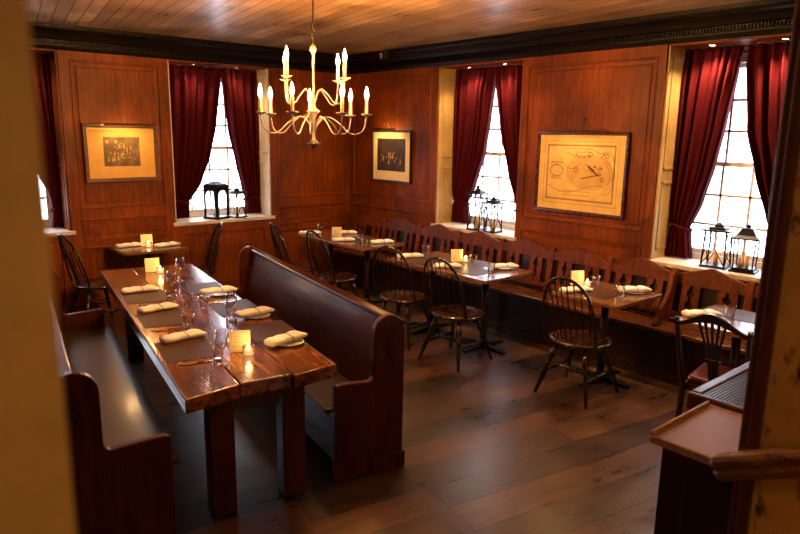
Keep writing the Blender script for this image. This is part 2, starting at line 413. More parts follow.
# stairwell the photograph is taken from: front wall beside the opening, side wall, floor, post and rail
w = MB(); w.box(XL, YF-.16, 0, .072, YF-.02, 3.0)
struct(w.build('wall_front', M['plaster']))
w = MB(); w.box(1.362, -3.1, 0, 1.55, .461, 3.0); w.box(1.50, .30, 0, XR+.2, .462, 3.0)
struct(w.build('wall_stair_right', M['plaster']))
w = MB(); w.box(-.75, -3.1, 0, -.6, .34, 3.0)
struct(w.build('wall_stair_left', M['plaster']))
w = MB(); w.box(-.75, -3.25, 0, 1.55, -3.1, 3.0)
struct(w.build('wall_stair_rear', M['plaster']))
w = MB(); w.box(-.6, -3.1, -.12, 1.405, .34, .4); w.box(-.0, .34, -.12, 1.405, .50, .2)
struct(w.build('floor_stair', M['darkwood']))

# ------------------------------------------------------------------ curtains
def curtain(mp, z1, cols, label, tiez=1.2, n=9, amp=.035, depth=-.27, seed=0):
    """cols: list of (z, u_outer, u_inner) from top to bottom"""
    rnd = random.Random(seed)
    mb = MB(); NS, NZ = 96, 44
    zt, zb = cols[0][0], cols[-1][0]
    ph = [rnd.uniform(-.5, .5) for _ in range(4)]
    def at(z):
        for (za, oa, ia), (zc, oc, ic) in zip(cols, cols[1:]):
            if za >= z >= zc:
                t = (za-z)/(za-zc); t = t*t*(3-2*t)*.35+t*.65
                return oa+(oc-oa)*t, ia+(ic-ia)*t
        return cols[-1][1], cols[-1][2]
    vs = []
    for i in range(NZ+1):
        z = zt+(zb-zt)*i/NZ; uo, ui = at(z); w = abs(ui-uo)
        a = amp*(.55+.45*min(1, (zt-z)/.25)) * (.45 if abs(z-tiez) < .03 else 1)
        for j in range(NS+1):
            s = j/NS; g = s + .012*math.sin(7*s+ph[0]+z*.8)
            ang = 2*PI*n*g + .6*math.sin(3*s*PI+ph[1])
            d = depth + a*math.sin(ang) + a*.35*math.sin(2.3*ang+ph[2]+z)
            u = uo+(ui-uo)*s + .010*math.cos(ang)*min(1, w*3)
            vs.append(mp(u, z + .004*math.sin(ang), d))
    fs = []
    for i in range(NZ):
        for j in range(NS): a = i*(NS+1)+j; fs.append((a, a+1, a+NS+2, a+NS+1))
    mb.add(vs, fs, True)
    o = mb.build('curtain', M['curtain'])
    so = o.modifiers.new('solid', 'SOLIDIFY'); so.thickness = .004
    tag(o, label, 'curtain', 'burgundy velvet curtains at the windows')
    uo, ui = at(tiez)
    tb = MB(); pts = []
    for k in range(24):
        an = 2*PI*k/24; pts.append(mp((uo+ui)/2+math.cos(an)*(abs(ui-uo)/2+.012), tiez+.03*math.cos(an)*(1 if uo < ui else -1)*-1, depth+math.sin(an)*(amp+.012)))
    tb.tube(pts, .014, 6, closed=True); tb.build('tieback', M['curtain'], o)
    return o
curtain(mapR, 0, [(2.742, 2.925, 2.435), (2.57, 2.925, 2.46), (2.11, 2.925, 2.52), (1.8, 2.925, 2.57), (1.45, 2.925, 2.65), (1.22, 2.905, 2.74), (.94, 2.925, 2.70)],
        'red velvet curtain between the framed map and the lantern with splayed legs, tied back', 1.22, 6, .045, seed=1)
curtain(mapR, 0, [(2.742, 1.70, 2.405), (2.61, 1.70, 2.41), (2.07, 1.70, 2.34), (1.71, 1.70, 2.23), (1.35, 1.70, 2.10), (1.2, 1.71, 1.99), (.94, 1.70, 1.93)],
        'red velvet curtain against the dark doorpost, right of the pagoda topped lantern', 1.22, 7, .045, seed=2)
curtain(mapR, 0, [(2.742, 5.72, 5.10), (2.6, 5.72, 5.11), (2.2, 5.72, 5.16), (1.81, 5.72, 5.22), (1.42, 5.71, 5.36), (1.2, 5.69, 5.47), (.94, 5.70, 5.44)],
        'burgundy velvet curtain next to the yellow shutter panel, left of the two tall X lanterns', 1.2, 6, .042, seed=3)
curtain(mapR, 0, [(2.742, 4.52, 5.10), (2.6, 4.52, 5.09), (2.08, 4.52, 4.99), (1.6, 4.52, 4.85), (1.2, 4.53, 4.71), (.94, 4.52, 4.69)],
        'narrow burgundy velvet curtain just left of the large framed map panel', 1.2, 5, .042, seed=4)
curtain(mapB, 0, [(2.742, 2.955, 3.69), (2.6, 2.955, 3.68), (2.07, 2.955, 3.60), (1.71, 2.955, 3.51), (1.38, 2.955, 3.38), (1.13, 2.965, 3.21), (.94, 2.955, 3.20)],
        'dark burgundy curtain left of the arched lantern on the back wall', 1.15, 6, .042, seed=5)
curtain(mapB, 0, [(2.742, 4.175, 3.685), (2.58, 4.175, 3.70), (2.0, 4.175, 3.76), (1.59, 4.175, 3.85), (1.3, 4.17, 3.92), (1.12, 4.165, 3.97), (.94, 4.175, 3.96)],
        'dark burgundy curtain behind the chandelier, right of the arched lantern window', 1.15, 5, .042, seed=6)
curtain(mapB, 0, [(2.742, 1.785, 1.18), (2.0, 1.785, 1.38), (1.5, 1.785, 1.60), (1.3, 1.785, 1.68), (1.15, 1.775, 1.70), (.94, 1.785, 1.69)],
        'near black burgundy curtain at the far left window beside the cream pillar', 1.15, 9, seed=7)

# ------------------------------------------------------------------ recessed downlights in the niche soffits
def downlight(x, y, label, p=6):
    t = thing('recessed_downlight', label, 'light', (x, y, HEAD-.012), 0, 'small downlights over the windows')
    a = MB(); a.lathe([(.024, .004), (.024, 0), (.036, -.002), (.038, .004), (.036, .012)], 20); a.build('trim_ring', M['steel'], t)
    b = MB(); b.lathe([(.0, .003), (.024, .003), (.024, .009), (.0, .009)], 16); b.build('lens', M['puck'], t)
    light('SPOT', (x, y, HEAD-.02), p*4.2, (1, .62, .30), spot_size=2.2, spot_blend=.8, shadow_soft_size=.02)
downlight(3.28, YB+.10, 'lit downlight over the dark curtain left of the arched lantern')
downlight(3.82, YB+.10, 'lit downlight over the curtain beside the chandelier candles')
downlight(1.45, YB+.10, 'lit downlight at the far left beside the blurred cream pillar')
downlight(XR+.10, 5.36, 'lit downlight near the yellow shutter, over the left curtain', 11)
downlight(XR+.10, 4.84, 'lit downlight above the narrow curtain left of the framed map panel', 11)
downlight(XR+.10, 2.63, 'lit downlight above the bright red curtain right of the map', 22)
downlight(XR+.10, 2.08, 'lit downlight beside the dark doorpost', 22)

# ------------------------------------------------------------------ pictures
def picture(name, mp, u0, u1, z0, z1, fw, fm, mm, label, tilt=0.0):
    r = thing(name, label, 'picture', mp((u0+u1)/2, (z0+z1)/2, .03))
    cx, cz = (u0+u1)/2, (z0+z1)/2
    base = Vector(mp(cx, cz, .03))
    def lm(u, z, d): return tuple(Vector(mp(u, z, d+.03)) - base)
    f = MB(); prof = [(0, 0), (0, .022), (.004, .028), (fw-.008, .026), (fw, .014), (fw, .006)]
    ring(f, lm, u0, u1, z0, z1, prof)
    f.build('picture_frame', M[fm], r)
    m = MB(); wbox(m, lm, u0+fw-.002, u1-fw+.002, z0+fw-.002, z1-fw+.002, .004, .0075); m.build('mount', M[mm], r)
    return r, lm
def picture_lamp(r, lm, uc, zt, bw, sgn=1):
    b = MB(); p0 = Vector(lm(uc-bw/2, zt+.0, .11)); p1 = Vector(lm(uc+bw/2, zt+.0, .11))
    b.tube([p0, p1], .012, 10); b.build('lamp_bar', M['brass'], r)
    g = MB(); g.tube([lm(uc-bw/2+.02, zt-.004, .092), lm(uc+bw/2-.02, zt-.004, .092)], .005, 8); g.build('lamp_tube', M['lampglow'], r)
    for s in (-.035, .035):
        a = MB(); pts = []
        for k in range(11):
            t = k/10; an = PI*t
            pts.append(lm(uc+s*(1 if t < .5 else 1), zt+.085*math.sin(an)+.0, .11-.10*t))
        a.tube(pts, .004, 6); a.build('lamp_arm', M['brass'], r)
    return Vector(r.location)+Vector(lm(uc, zt-.02, .11))
# back wall: group photograph in a wide yellow mount
r, lm = picture('framed_photograph', mapB, 1.98, 2.765, 1.43, 2.05, .045, 'frame1', 'matyel', 'group photograph in a wide yellow mount on the back wall, left of the curtained window')
g = MB(); ring(g, lm, 2.02, 2.725, 1.47, 2.01, [(0, .006), (0, .012), (.008, .010), (.010, .007)]); 
g = MB()
for a, b, c, d in ((2.02, 2.03, 1.47, 2.01), (2.715, 2.725, 1.47, 2.01), (2.02, 2.725, 1.47, 1.48), (2.02, 2.725, 2.0, 2.01)): wbox(g, lm, a, b, c, d, .007, .010)
g.build('gilt_fillet', M['gilt'], r)
p = MB(); wbox(p, lm, 2.18, 2.56, 1.60, 1.91, .0078, .009); p.build('print', M['sepia'], r)
fg = MB(); rn = random.Random(3)
def blob(mb, lm, u, z, w, h, d=.0094):
    mb.add([lm(u+w*math.cos(2*PI*k/10), z+h*math.sin(2*PI*k/10), d) for k in range(10)], [tuple(range(10))])
for row, (zz, n_) in enumerate(((1.665, 9), (1.72, 8), (1.775, 6), (1.81, 3))):
    for i in range(n_):
        u = 2.37+(i-(n_-1)/2)*.034+rn.uniform(-.014, .014); q = rn.uniform(-.014, .014); blob(fg, lm, u, zz+q+.02, .006, .008)
        if rn.random() < .5: blob(fg, lm, u, zz+q-.004, .008, .014)
for u in (2.22, 2.31): wbox(fg, lm, u-.014, u+.014, 1.845, 1.875, .009, .0094)
fg.build('print_pattern', M['figure'], r)
lp1 = picture_lamp(r, lm, 2.38, 2.035, .42)
# right wall near the corner: dark print in a cream mount
r, lm = picture('framed_photograph', mapR, 6.16, 6.95, 1.375, 2.035, .028, 'frame2', 'matcream', 'dark group print in a cream mount and black frame near the room corner')
p = MB(); wbox(p, lm, 6.28, 6.84, 1.52, 1.93, .0078, .009); p.build('print', M['sepiadark'], r)
fg = MB()
for i in range(16):
    u = 6.36+.40*rn.random(); z = 1.60+.17*rn.random(); blob(fg, lm, u, z+.035, .010, .012)
    if rn.random() < .5: blob(fg, lm, u, z, .014, .024)
fg.build('print_pattern', M['figure'], r)
lp2 = picture_lamp(r, lm, 6.62, 2.045, .50)
c = MB(); c.tube([lm(6.50, 1.37, .0), lm(6.49, 1.25, .0), lm(6.47, 1.10, .0), lm(6.44, .96, .0)], .004, 6); c.build('lamp_cord', M['cord'], r)
# right wall: large old map
r, lm = picture('framed_map', mapR, 3.215, 4.23, 1.255, 2.04, .032, 'frame3', 'paper3', 'large yellowed map in a dark red frame, between the two right wall windows')
ln = MB()
def line(pts, w=.0035, d=.0082):
    for a, b in zip(pts, pts[1:]):
        a = Vector((a[0], a[1])); b = Vector((b[0], b[1])); t = (b-a); 
        if t.length < 1e-6: continue
        n_ = Vector((-t.y, t.x)).normalized()*w/2
        ln.add([lm(*(a+n_), d), lm(*(b+n_), d), lm(*(b-n_), d), lm(*(a-n_), d)], [(0, 1, 2, 3)])
def rect(a, b, c_, d_, w): line([(a, c_), (b, c_), (b, d_), (a, d_), (a, c_)], w)
rect(3.31, 4.135, 1.35, 1.95, .003); rect(3.345, 4.10, 1.385, 1.915, .002); rect(3.355, 4.09, 1.395, 1.905, .002)
k = 3.35
while k < 4.09:
    line([(k, 1.39), (k+.012, 1.39)], .016); line([(k, 1.91), (k+.012, 1.91)], .016); k += .021
k = 1.395
while k < 1.9:
    line([(3.35, k), (3.35, k+.012)], .016); line([(4.095, k), (4.095, k+.012)], .016); k += .021
def curve(fn, n_=24, w=.0045): line([fn(i/n_) for i in range(n_+1)], w)
curve(lambda t: (4.08-.62*t, 1.52-.05*math.sin(t*5)-.03*t), w=.0045)
curve(lambda t: (3.44+.10*math.cos(-.5*PI+PI*t*1.0+PI), 1.66+.20*math.sin(-.5*PI+PI*t)), w=.0045)
curve(lambda t: (3.44+.33*t, 1.86+.0*t-.02*math.sin(9*t)), w=.0045)
curve(lambda t: (3.97-.27*t, 1.82-.10*math.sin(t*PI)-.06*t), w=.004)
curve(lambda t: (3.70-.22*t, 1.60+.05*t), w=.012)
for i in range(7): line([(3.50+.014*i, 1.62+.01*i), (3.58+.012*i, 1.70+.006*i)], .006)
for cx, cz, rr in ((3.76, 1.68, .022), (3.43, 1.82, .018), (3.61, 1.83, .020), (3.47, 1.60, .018)):
    curve(lambda t, cx=cx, cz=cz, rr=rr: (cx+rr*math.cos(2*PI*t), cz+rr*math.sin(2*PI*t)), 14, .007)
curve(lambda t: (3.985+.075*math.cos(2*PI*t), 1.665+.055*math.sin(2*PI*t)), 20, .008); rect(3.92, 4.05, 1.735, 1.75, .005); rect(3.93, 4.04, 1.585, 1.60, .005)
for z in (1.475, 1.435, 1.88):
    for i in range(14): line([(3.60+.022*i, z), (3.612+.022*i, z+.002)], .006)
for i in range(9): line([(3.62+.02*i, 1.80+.012*math.sin(i*2)), (3.635+.02*i, 1.815+.01*math.cos(i))], .008)
rq = random.Random(11)
for i in range(34):
    u = rq.uniform(3.42, 3.86); z = 1.845+rq.uniform(-.02, .02)-.10*abs(u-3.62); line([(u, z), (u+rq.uniform(.006, .02), z+rq.uniform(-.012, .012))], .005)
for i in range(26):
    u = rq.uniform(3.46, 3.66); z = 1.69+rq.uniform(-.045, .035)+.15*(3.56-u)*.5; line([(u, z), (u+rq.uniform(.01, .03), z+rq.uniform(-.004, .02))], .005)
for k in range(2): curve(lambda t, k=k: (3.40+.03*k+.10*math.sin(PI*t)*(-1)**1+.06, 1.45+.36*t), 20, .004)
ln.build('map_linework', M['ink'], r)
wsh = MB(); wsh.add([lm(3.66+.27*math.cos(2*PI*k/28)*(1 if k % 2 else .96)-.05, 1.66+.17*math.sin(2*PI*k/28), .0079) for k in range(28)], [tuple(range(28))]); wsh.build('map_wash', M['paper3b'], r)
for s in (-.05, .0):
    cb = MB(); cb.tube([lm(3.72+s, 2.045, .02), lm(3.73+s, 2.10, .05), lm(3.72+s*.4, 2.16, .02), lm(3.71+s*.3, 2.17, -.004)], .004, 6); cb.build('lamp_arm', M['brass'], r)
b_ = MB(); b_.tube([lm(3.42, 2.055, .09), lm(4.0, 2.055, .09)], .009, 8); b_.build('lamp_bar', M['brass'], r)
lp3 = Vector(r.location)+Vector(lm(3.72, 2.05, .13))
c = MB(); c.tube([lm(3.22, 1.30, .0), lm(3.14, 1.235, .0), lm(3.06, 1.235, .0), lm(2.97, 1.30, .0)], .004, 6); c.build('lamp_cord', M['cord'], r)
WARM = (1, .56, .20)
light('AREA', lp1, 4.5, WARM, shape='RECTANGLE', size=.38, size_y=.03, rot=(math.radians(-28), 0, 0))
light('AREA', lp2, 4.5, WARM, shape='RECTANGLE', size=.42, size_y=.03, rot=(math.radians(-28), 0, -PI/2))
light('AREA', lp3, 3.0, WARM, shape='RECTANGLE', size=.5, size_y=.03, rot=(math.radians(-28), 0, -PI/2))

# ------------------------------------------------------------------ chandelier
CH = Vector((2.50, 3.86, 0))
ch = thing('chandelier', 'two tier candle chandelier hanging from the boarded ceiling', 'chandelier', (CH.x, CH.y, CEIL))
ZB = 1.97-CEIL            # bottom finial
a = MB(); a.lathe([(.0, .0), (.05, 0), (.05, -.01), (.02, -.03), (.0, -.03)], 16); a.build('ceiling_canopy', M['chand'], ch)
a = MB()
z = -.03; k = 0
a.tube([(0, 0, -.03), (0.004, 0, -.2), (0, .0, -.30)], .005, 6)
while z > -.41:
    if z < -.27:
        lk = [(.013*math.cos(t*2*PI/10)*(1 if k % 2 else 0), .013*math.cos(t*2*PI/10)*(0 if k % 2 else 1), z-.028+.028*math.sin(t*2*PI/10)) for t in range(10)]
        a.tube(lk, .0035, 5, closed=True)
    z -= .045; k += 1
a.build('chain', M['iron'], ch)
a = MB(); a.lathe([(0, -.43), (.010, -.435), (.020, -.45), (.024, -.465), (.018, -.48), (.010, -.49), (.008, -.505), (.008, -.79), (.012, -.82), (.014, -.835), (.026, -.85), (.045, -.865), (.03, -.875), (.018, -.90),
                   (.012, -.91), (.012, -1.05), (.03, -1.065), (.016, -1.075), (.02, -1.08), (.048, -1.075+.0), (.03, -1.09), (.012, -1.10), (.008, -1.115), (0, -1.12)], 18)
a.build('stem', M['chand'], ch)
vr = math.radians(-40.45)   # view direction azimuth basis: right = (cos40, -sin40)
def arm(ang, R, z0, zp, drop):
    """S arm from the hub at z0 dipping by drop and rising to the pan at zp"""
    d = Vector((math.cos(ang), math.sin(ang), 0))
    ctrl = [(.010, z0-.05), (.06*R+.012, z0+.0), (.26*R, z0+.045), (.48*R, z0+.005), (.66*R, z0-drop*.75), (.82*R, z0-drop*.9), (.95*R, z0-drop*.45), (R, zp-.02), (R, zp)]
    pts = []
    for i in range(len(ctrl)-1):     # catmull-rom
        p = [Vector((c_[0], c_[1])) for c_ in (ctrl[max(i-1, 0)], ctrl[i], ctrl[i+1], ctrl[min(i+2, len(ctrl)-1)])]
        for t in [j/5 for j in range(5)]:
            q = .5*((2*p[1]) + (p[2]-p[0])*t + (2*p[0]-5*p[1]+4*p[2]-p[3])*t*t + (-p[0]+3*p[1]-3*p[2]+p[3])*t**3); pts.append(q)
    pts.append(Vector(ctrl[-1]))
    m = MB(); m.tube([d*q.x + Vector((0, 0, q.y)) for q in pts], .0048, 7)
    o = m.build('arm', M['chand'], ch)
    c = tuple(d*R + Vector((0, 0, zp)))
    m = MB(); m.lathe([(.004, -.012), (.012, -.008), (.030, .0), (.040, .004), (.039, .007), (.012, .002), (.012, .012), (.0, .012)], 18, c); m.build('drip_pan', M['chand'], o)
    m = MB(); m.lathe([(.0105, .004), (.0105, .105), (.009, .108), (.0, .108)], 12, c); m.build('candle_sleeve', M['candle'], o)
    m = MB(); m.lathe([(.006, .108), (.010, .120), (.0125, .134), (.010, .150), (.005, .166), (.0015, .182), (0, .186)], 10, c); m.build('flame_bulb', M['bulb'], o)
for i in range(7): arm(vr - math.radians(1) - i*2*PI/7, .36, -.945, 2.115-CEIL, .075)
for an in (22, 128, 208, 309): arm(vr - math.radians(an), .235, -.765, 2.345-CEIL, .055)

# small black spotlight sitting on the cornice near the corner
t = thing('spotlight', 'small black spotlight on the cornice near the room corner', 'light', (XR-.17, 6.55, 2.93))
a = MB(); a.box(-.03, -.05, -.04, .04, .05, .04); a.build('body', M['blackmat'], t, bevel=.006)
a = MB(); a.lathe([(.030, 0), (.034, .03), (.030, .034), (.026, .01), (0, .01)], 14, mat=Matrix.Translation((-.03, 0, -.01)) @ Matrix.Rotation(-PI/2, 4, 'Y')); a.build('lamp_head', M['steel'], t)
a = MB(); a.box(-.01, -.01, .04, .03, .01, .07); a.build('bracket', M['blackmat'], t)

# ------------------------------------------------------------------ long plank table
UX, VX = Vector((.985, -.17, 0)), Vector((.17, .985, 0)); RZ = -.1709
def loc(o, u, v, z=0): return tuple(Vector(o) + UX*u + VX*v + Vector((0, 0, z)))
LT = (1.12, 2.86, 0)
t = thing('plank_dining_table', 'long varnished table of three thick planks, laid with glasses and rolled napkins', 'table', LT, RZ)
a = MB()
e = .006
for u0, u1, v0, v1, f0, f1 in ((0, .283, 0, .075, 3.30, 3.30), (.289, .565, .085, .085, 3.30, 3.295), (.571, .84, .06, .115, 3.295, 3.27)):
    a.prism([(u0, v0), (u1, v1), (u1*.95, f1), (u0*.95, f0)], .672, .75)
a.build('tabletop', M['tabletop'], t, bevel=.008)
for (u, v) in ((.205, .20), (.605, .22), (.19, 2.9), (.58, 2.9)):
    a = MB(); a.box(u-.065, v-.06, 0, u+.065, v+.06, .672); a.build('leg', M['mahogz'], t, bevel=.008)
for v in (.22, 2.9):
    a = MB(); a.box(.235, v-.035, .56, .53, v+.035, .672); a.build('cross_rail', M['mahog'], t, bevel=.005)

# ------------------------------------------------------------------ pews
def pew(origin, label, mirror, L, W=.45, hb=.97):
    """local x runs from the back (0) towards the sitter's knees, y along the length"""
    s = -1 if mirror else 1
    t = thing('pew', label, 'pew', origin, RZ, 'high backed pews beside the long table')
    def X(v): return s*v
    # end panels: rounded tall back part, concave step to the low front part
    for y0, y1 in ((0, .045), (L-.045, L)):
        top = hb
        out = [(0, 0), (0, top-.10)]
        for k in range(0, 13):
            an = PI-PI*k/12; out.append((.10+.10*math.cos(an), top-.10+.10*math.sin(an)*(1.0)))
        for k in range(0, 7):
            an = PI+PI/2*k/6; out.append((.235+.035*math.cos(an), .58+.04+.035*math.sin(an)+.0))
        out += [(W-.03, .60), (W-.005, .595), (W, .57), (W, 0)]
        a = MB(); a.prism([(X(p[0]), p[1]) for p in out], y0, y1, 'xz')
        ep = a.build('end_panel', M['mahogz'], t, bevel=.008)
        if y0 == 0:   # carved diamond and a foot block on the near face
            a = MB(); a.prism([(X(.10-.028), .78), (X(.10), .78+.055), (X(.10+.028), .78), (X(.10), .78-.055)], -.006, .002, 'xz'); a.build('carved_diamond', M['darkwood'], ep, bevel=.002)
            a = MB(); a.box(min(X(-.012), X(.215)), -.014, 0, max(X(-.012), X(.215)), .05, .10); a.build('foot_block', M['mahogz'], ep, bevel=.004)
    # raked backrest
    a = MB(); y0, y1 = .045, L-.045
    zb, zt = .44, hb-.05
    xb0, xt0 = (.15, .055) if mirror else (.12, .050)
    vs = [(X(xb0), y0, zb), (X(xb0+.028), y0, zb), (X(xt0+.028), y0, zt), (X(xt0), y0, zt)]
    vs += [(p[0], y1, p[2]) for p in vs]
    a.add(vs, [(0, 1, 2, 3), (4, 5, 6, 7), (0, 1, 5, 4), (1, 2, 6, 5), (2, 3, 7, 6), (3, 0, 4, 7)]); a.build('backrest', M['mahog'], t, bevel=.004)
    a = MB(); a.box(min(X(.030), X(.105)), y0, zt, max(X(.030), X(.105)), y1, zt+.028); a.build('top_rail', M['mahog'], t, bevel=.010, seg=3)
    a = MB(); a.box(min(X(.11), X(W+.045)), .046, .42, max(X(.11), X(W+.045)), L-.046, .45); a.build('seat', M['seatwood'], t, bevel=.008)
    a = MB(); a.box(min(X(.36), X(.385)), .045, .05, max(X(.36), X(.385)), L-.045, .42); a.box(min(X(.135), X(.155)), .045, .03, max(X(.135), X(.155)), L-.045, .42); a.build('seat_riser', M['mahog'], t)
    return t
pew((2.43, 2.80, 0), 'high backed pew with the rounded end, between the long table and the wheelback chairs', True, 2.62, .45)
pew((.56, 2.94, 0), 'dark pew on the far side of the long table, beside the blurred cream pillar', False, 2.55, .49)

# ------------------------------------------------------------------ bow back chairs
def make_windsor(label):
    t = thing('bow_back_chair', label, 'chair', (0, 0, 0), 0, 'bow back chairs at the small tables')
    # saddle seat, front at +x
    a = MB(); n = 32; rings = []
    for (sc, z) in ((.80, .415), (.97, .422), (1.0, .436), (.985, .448), (.93, .452), (.70, .441), (.35, .437), (.0, .438)):
        rings.append([(.232*sc*math.cos(2*PI*k/n)*(1.03 if math.cos(2*PI*k/n) > 0 else .95), .245*sc*math.sin(2*PI*k/n), z) for k in range(n)])
    vs = [p for g in rings for p in g]; fs = [tuple(range(n))[::-1]]
    for i in range(len(rings)-1):
        for j in range(n): fs.append((i*n+j, i*n+(j+1) % n, (i+1)*n+(j+1) % n, (i+1)*n+j))
    a.add(vs, fs, True); a.build('seat', M['chairseat'], t)
    # bow
    H = .53; Wd = .220
    def bow(tt):   # tt 0..1
        an = PI*tt; y = -Wd*math.cos(an)*(1.0+.06*math.sin(an)); zz = H*(math.sin(an)**.62)
        return Vector((-.155-.05*(1-abs(math.cos(an)))-.26*zz*.45/ .5*.9, y, .445+zz))
    pts = [bow(k/30) for k in range(31)]
    a = MB(); a.tube(pts, .0115, 8); a.build('bow', M['chairwood'], t)
    for k in range(8):
        y0 = (k-3.5)*.044; best = min((abs(bow(q/200).y-(k-3.5)*.053), q) for q in range(1, 200))[1]
        # on the upper side of the bow
        qq = best/200; top = bow(qq)
        base = Vector((-.165+.5*y0*y0*4, y0, .446))
        a = MB(); a.tube([base, base.lerp(top, .35), top], [.0055, .0072, .0045], 6); a.build('spindle', M['chairwood'], t)
    PR = [(0, .013), (.06, .015), (.10, .022), (.13, .013), (.16, .023), (.30, .026), (.42, .016), (.45, .025), (.48, .015), (.60, .021), (.75, .020), (.80, .016), (1, .013)]
    feet = [(.235, .235), (.235, -.235), (-.245, .225), (-.245, -.225)]; tops = [(.12, .12), (.12, -.12), (-.12, .12), (-.12, -.12)]
    mid = []
    for (fx, fy), (tx, ty) in zip(feet, tops):
        A = Vector((tx, ty, .425)); B = Vector((fx, fy, 0)); mid.append(A.lerp(B, .58))
        a = MB(); a.leg(A, B, PR); a.build('leg', M['chairwood'], t)
    SP = [(0, .009), (.2, .013), (.42, .017), (.47, .011), (.5, .022), (.53, .011), (.58, .017), (.8, .013), (1, .009)]
    for i, j in ((0, 2), (1, 3)):
        a = MB(); a.leg(mid[i], mid[j], SP, 8); a.build('stretcher', M['chairwood'], t)
    a = MB(); a.leg((mid[0]+mid[2])/2, (mid[1]+mid[3])/2, SP, 8); a.build('stretcher', M['chairwood'], t)
    return t
proto = make_windsor('')
place = reuse(proto, [1])
place((4.28, 2.83, 0), .08, 'bow back chair nearest the front, pulled up to the small candlelit table')
place((4.06, 3.97, 0), .12, 'bow back chair at the near half of the larger side table')
place((4.06, 4.70, 0), .30, 'bow back chair at the far half of the larger side table')
place((4.03, 5.82, 0), -.02, 'right bow back chair of the two at the corner table')
place((3.97, 6.50, 0), -.20, 'left bow back chair of the two at the corner table, below the chandelier')
place((1.88, 7.00, 0), .12, 'bow back chair seen edge on, left of the small back wall table')
place((2.93, 6.98, 0), PI-.25, 'bow back chair below the arched lantern, facing the small back wall table')

# ------------------------------------------------------------------ small tables
def small_table(name, x0, y0, x1, y1, label, rz=0, cols=1):
    cx, cy = (x0+x1)/2, (y0+y1)/2; w, l = (x1-x0)/2, (y1-y0)/2
    t = thing(name, label, 'table', (cx, cy, 0), rz, 'small tables along the walls')
    a = MB(); a.box(-w, -l, .72, w, l, .75); a.build('tabletop', M['tabletop2'], t, bevel=.004)
    ys = (0,) if cols == 1 else (-l*.55, l*.55)
    for yy in ys:
        a = MB(); a.box(-.22, yy-.04, .695, .22, yy+.04, .72); a.lathe([(.032, .03), (.032, .70)], 14, (0, yy, 0)); a.lathe([(.06, .03), (.04, .07), (.032, .09)], 14, (0, yy, 0)); a.build('pedestal', M['darkwood'], t)
        for k in range(4):
            an = k*PI/2; b = MB(); m = Matrix.Translation((0, yy, 0)) @ Matrix.Rotation(an, 4, 'Z')
            b.prism([(.02, 0), (.27, 0), (.27, .02), (.02, .05)], -.025, .025, 'xz', mat=m); b.build('foot', M['iron'], t, bevel=.003)
    return t
small_table('side_table', 4.26, 5.66, 4.90, 7.02, 'corner table by the two bow back chairs, under the black framed print', cols=2)
small_table('side_table', 4.17, 3.75, 4.86, 5.08, 'larger side table with brown paper mats, below the two X lanterns', cols=2)
small_table('side_table', 4.34, 2.56, 5.00, 3.18, 'small square table with a lit candle in front of the framed map')
small_table('side_table', 4.36, 1.52, 5.02, 2.14, 'small table with white linen beside the dark doorpost')
small_table('side_table', 2.13, 6.82, 2.78, 7.40, 'small table against the back wall beneath the yellow mounted photograph')

# ------------------------------------------------------------------ wall bench with slatted back sections
posts_y = [7.22, 6.57, 5.91, 5.24, 4.58, 3.92, 3.27, 2.65, 2.02, 1.38, .75]
t = thing('wall_bench', 'long slatted oak bench built along the right wall under the windows', 'bench', (0, 0, 0))
XF, XB = 4.99, 5.33
y0, y1 = posts_y[-1]-.03, posts_y[0]+.1
a = MB(); a.box(XF, y0, .42, XB+.06, y1, .455); a.build('seat', M['benchseat'], t, bevel=.008)
a = MB(); a.box(XF+.07, y0, .0, XF+.09, y1, .42); a.build('base_panel', M['darkwood'], t)
a = MB(); a.box(XF+.055, y0, .0, XF+.07, y1, .07); a.build('plinth', M['darkwood'], t)
def bx(z): return 5.275+.075*(z-.45)/.5          # leaning back plane (front face)
for y in posts_y:
    a = MB(); out = []
    vs = []
    for yy in (y-.03, y+.03):
        vs += [(bx(.455)-.012, yy, .455), (bx(.90)-.012, yy, .90), (bx(.92)+.0, yy, .915), (bx(.9)+.03, yy, .90), (bx(.455)+.03, yy, .455)]
    a.add(vs, [(0, 1, 2, 3, 4), (5, 6, 7, 8, 9)]+[(i, (i+1) % 5, 5+(i+1) % 5, 5+i) for i in range(5)]); a.build('back_post', M['bench'], t, bevel=.006)
def slab(mb, outline, th=.022):     # outline in (y, z) on the leaning plane
    n = len(outline)
    vs = [(bx(z), y, z) for y, z in outline]+[(bx(z)+th, y, z) for y, z in outline]
    mb.add(vs, [tuple(range(n)), tuple(range(n, 2*n))]+[(i, (i+1) % n, n+(i+1) % n, n+i) for i in range(n)])
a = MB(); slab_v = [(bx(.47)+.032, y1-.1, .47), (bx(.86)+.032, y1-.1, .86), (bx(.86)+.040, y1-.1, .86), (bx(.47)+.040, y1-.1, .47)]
a.add(slab_v+[(p[0], y0, p[2]) for p in slab_v], [(0, 1, 2, 3), (4, 5, 6, 7)]+[(i, (i+1) % 4, 4+(i+1) % 4, 4+i) for i in range(4)]); a.build('gap_shade_board', M['darkwood'], t)  # added near-black board: its colour stands in for shade between the slats
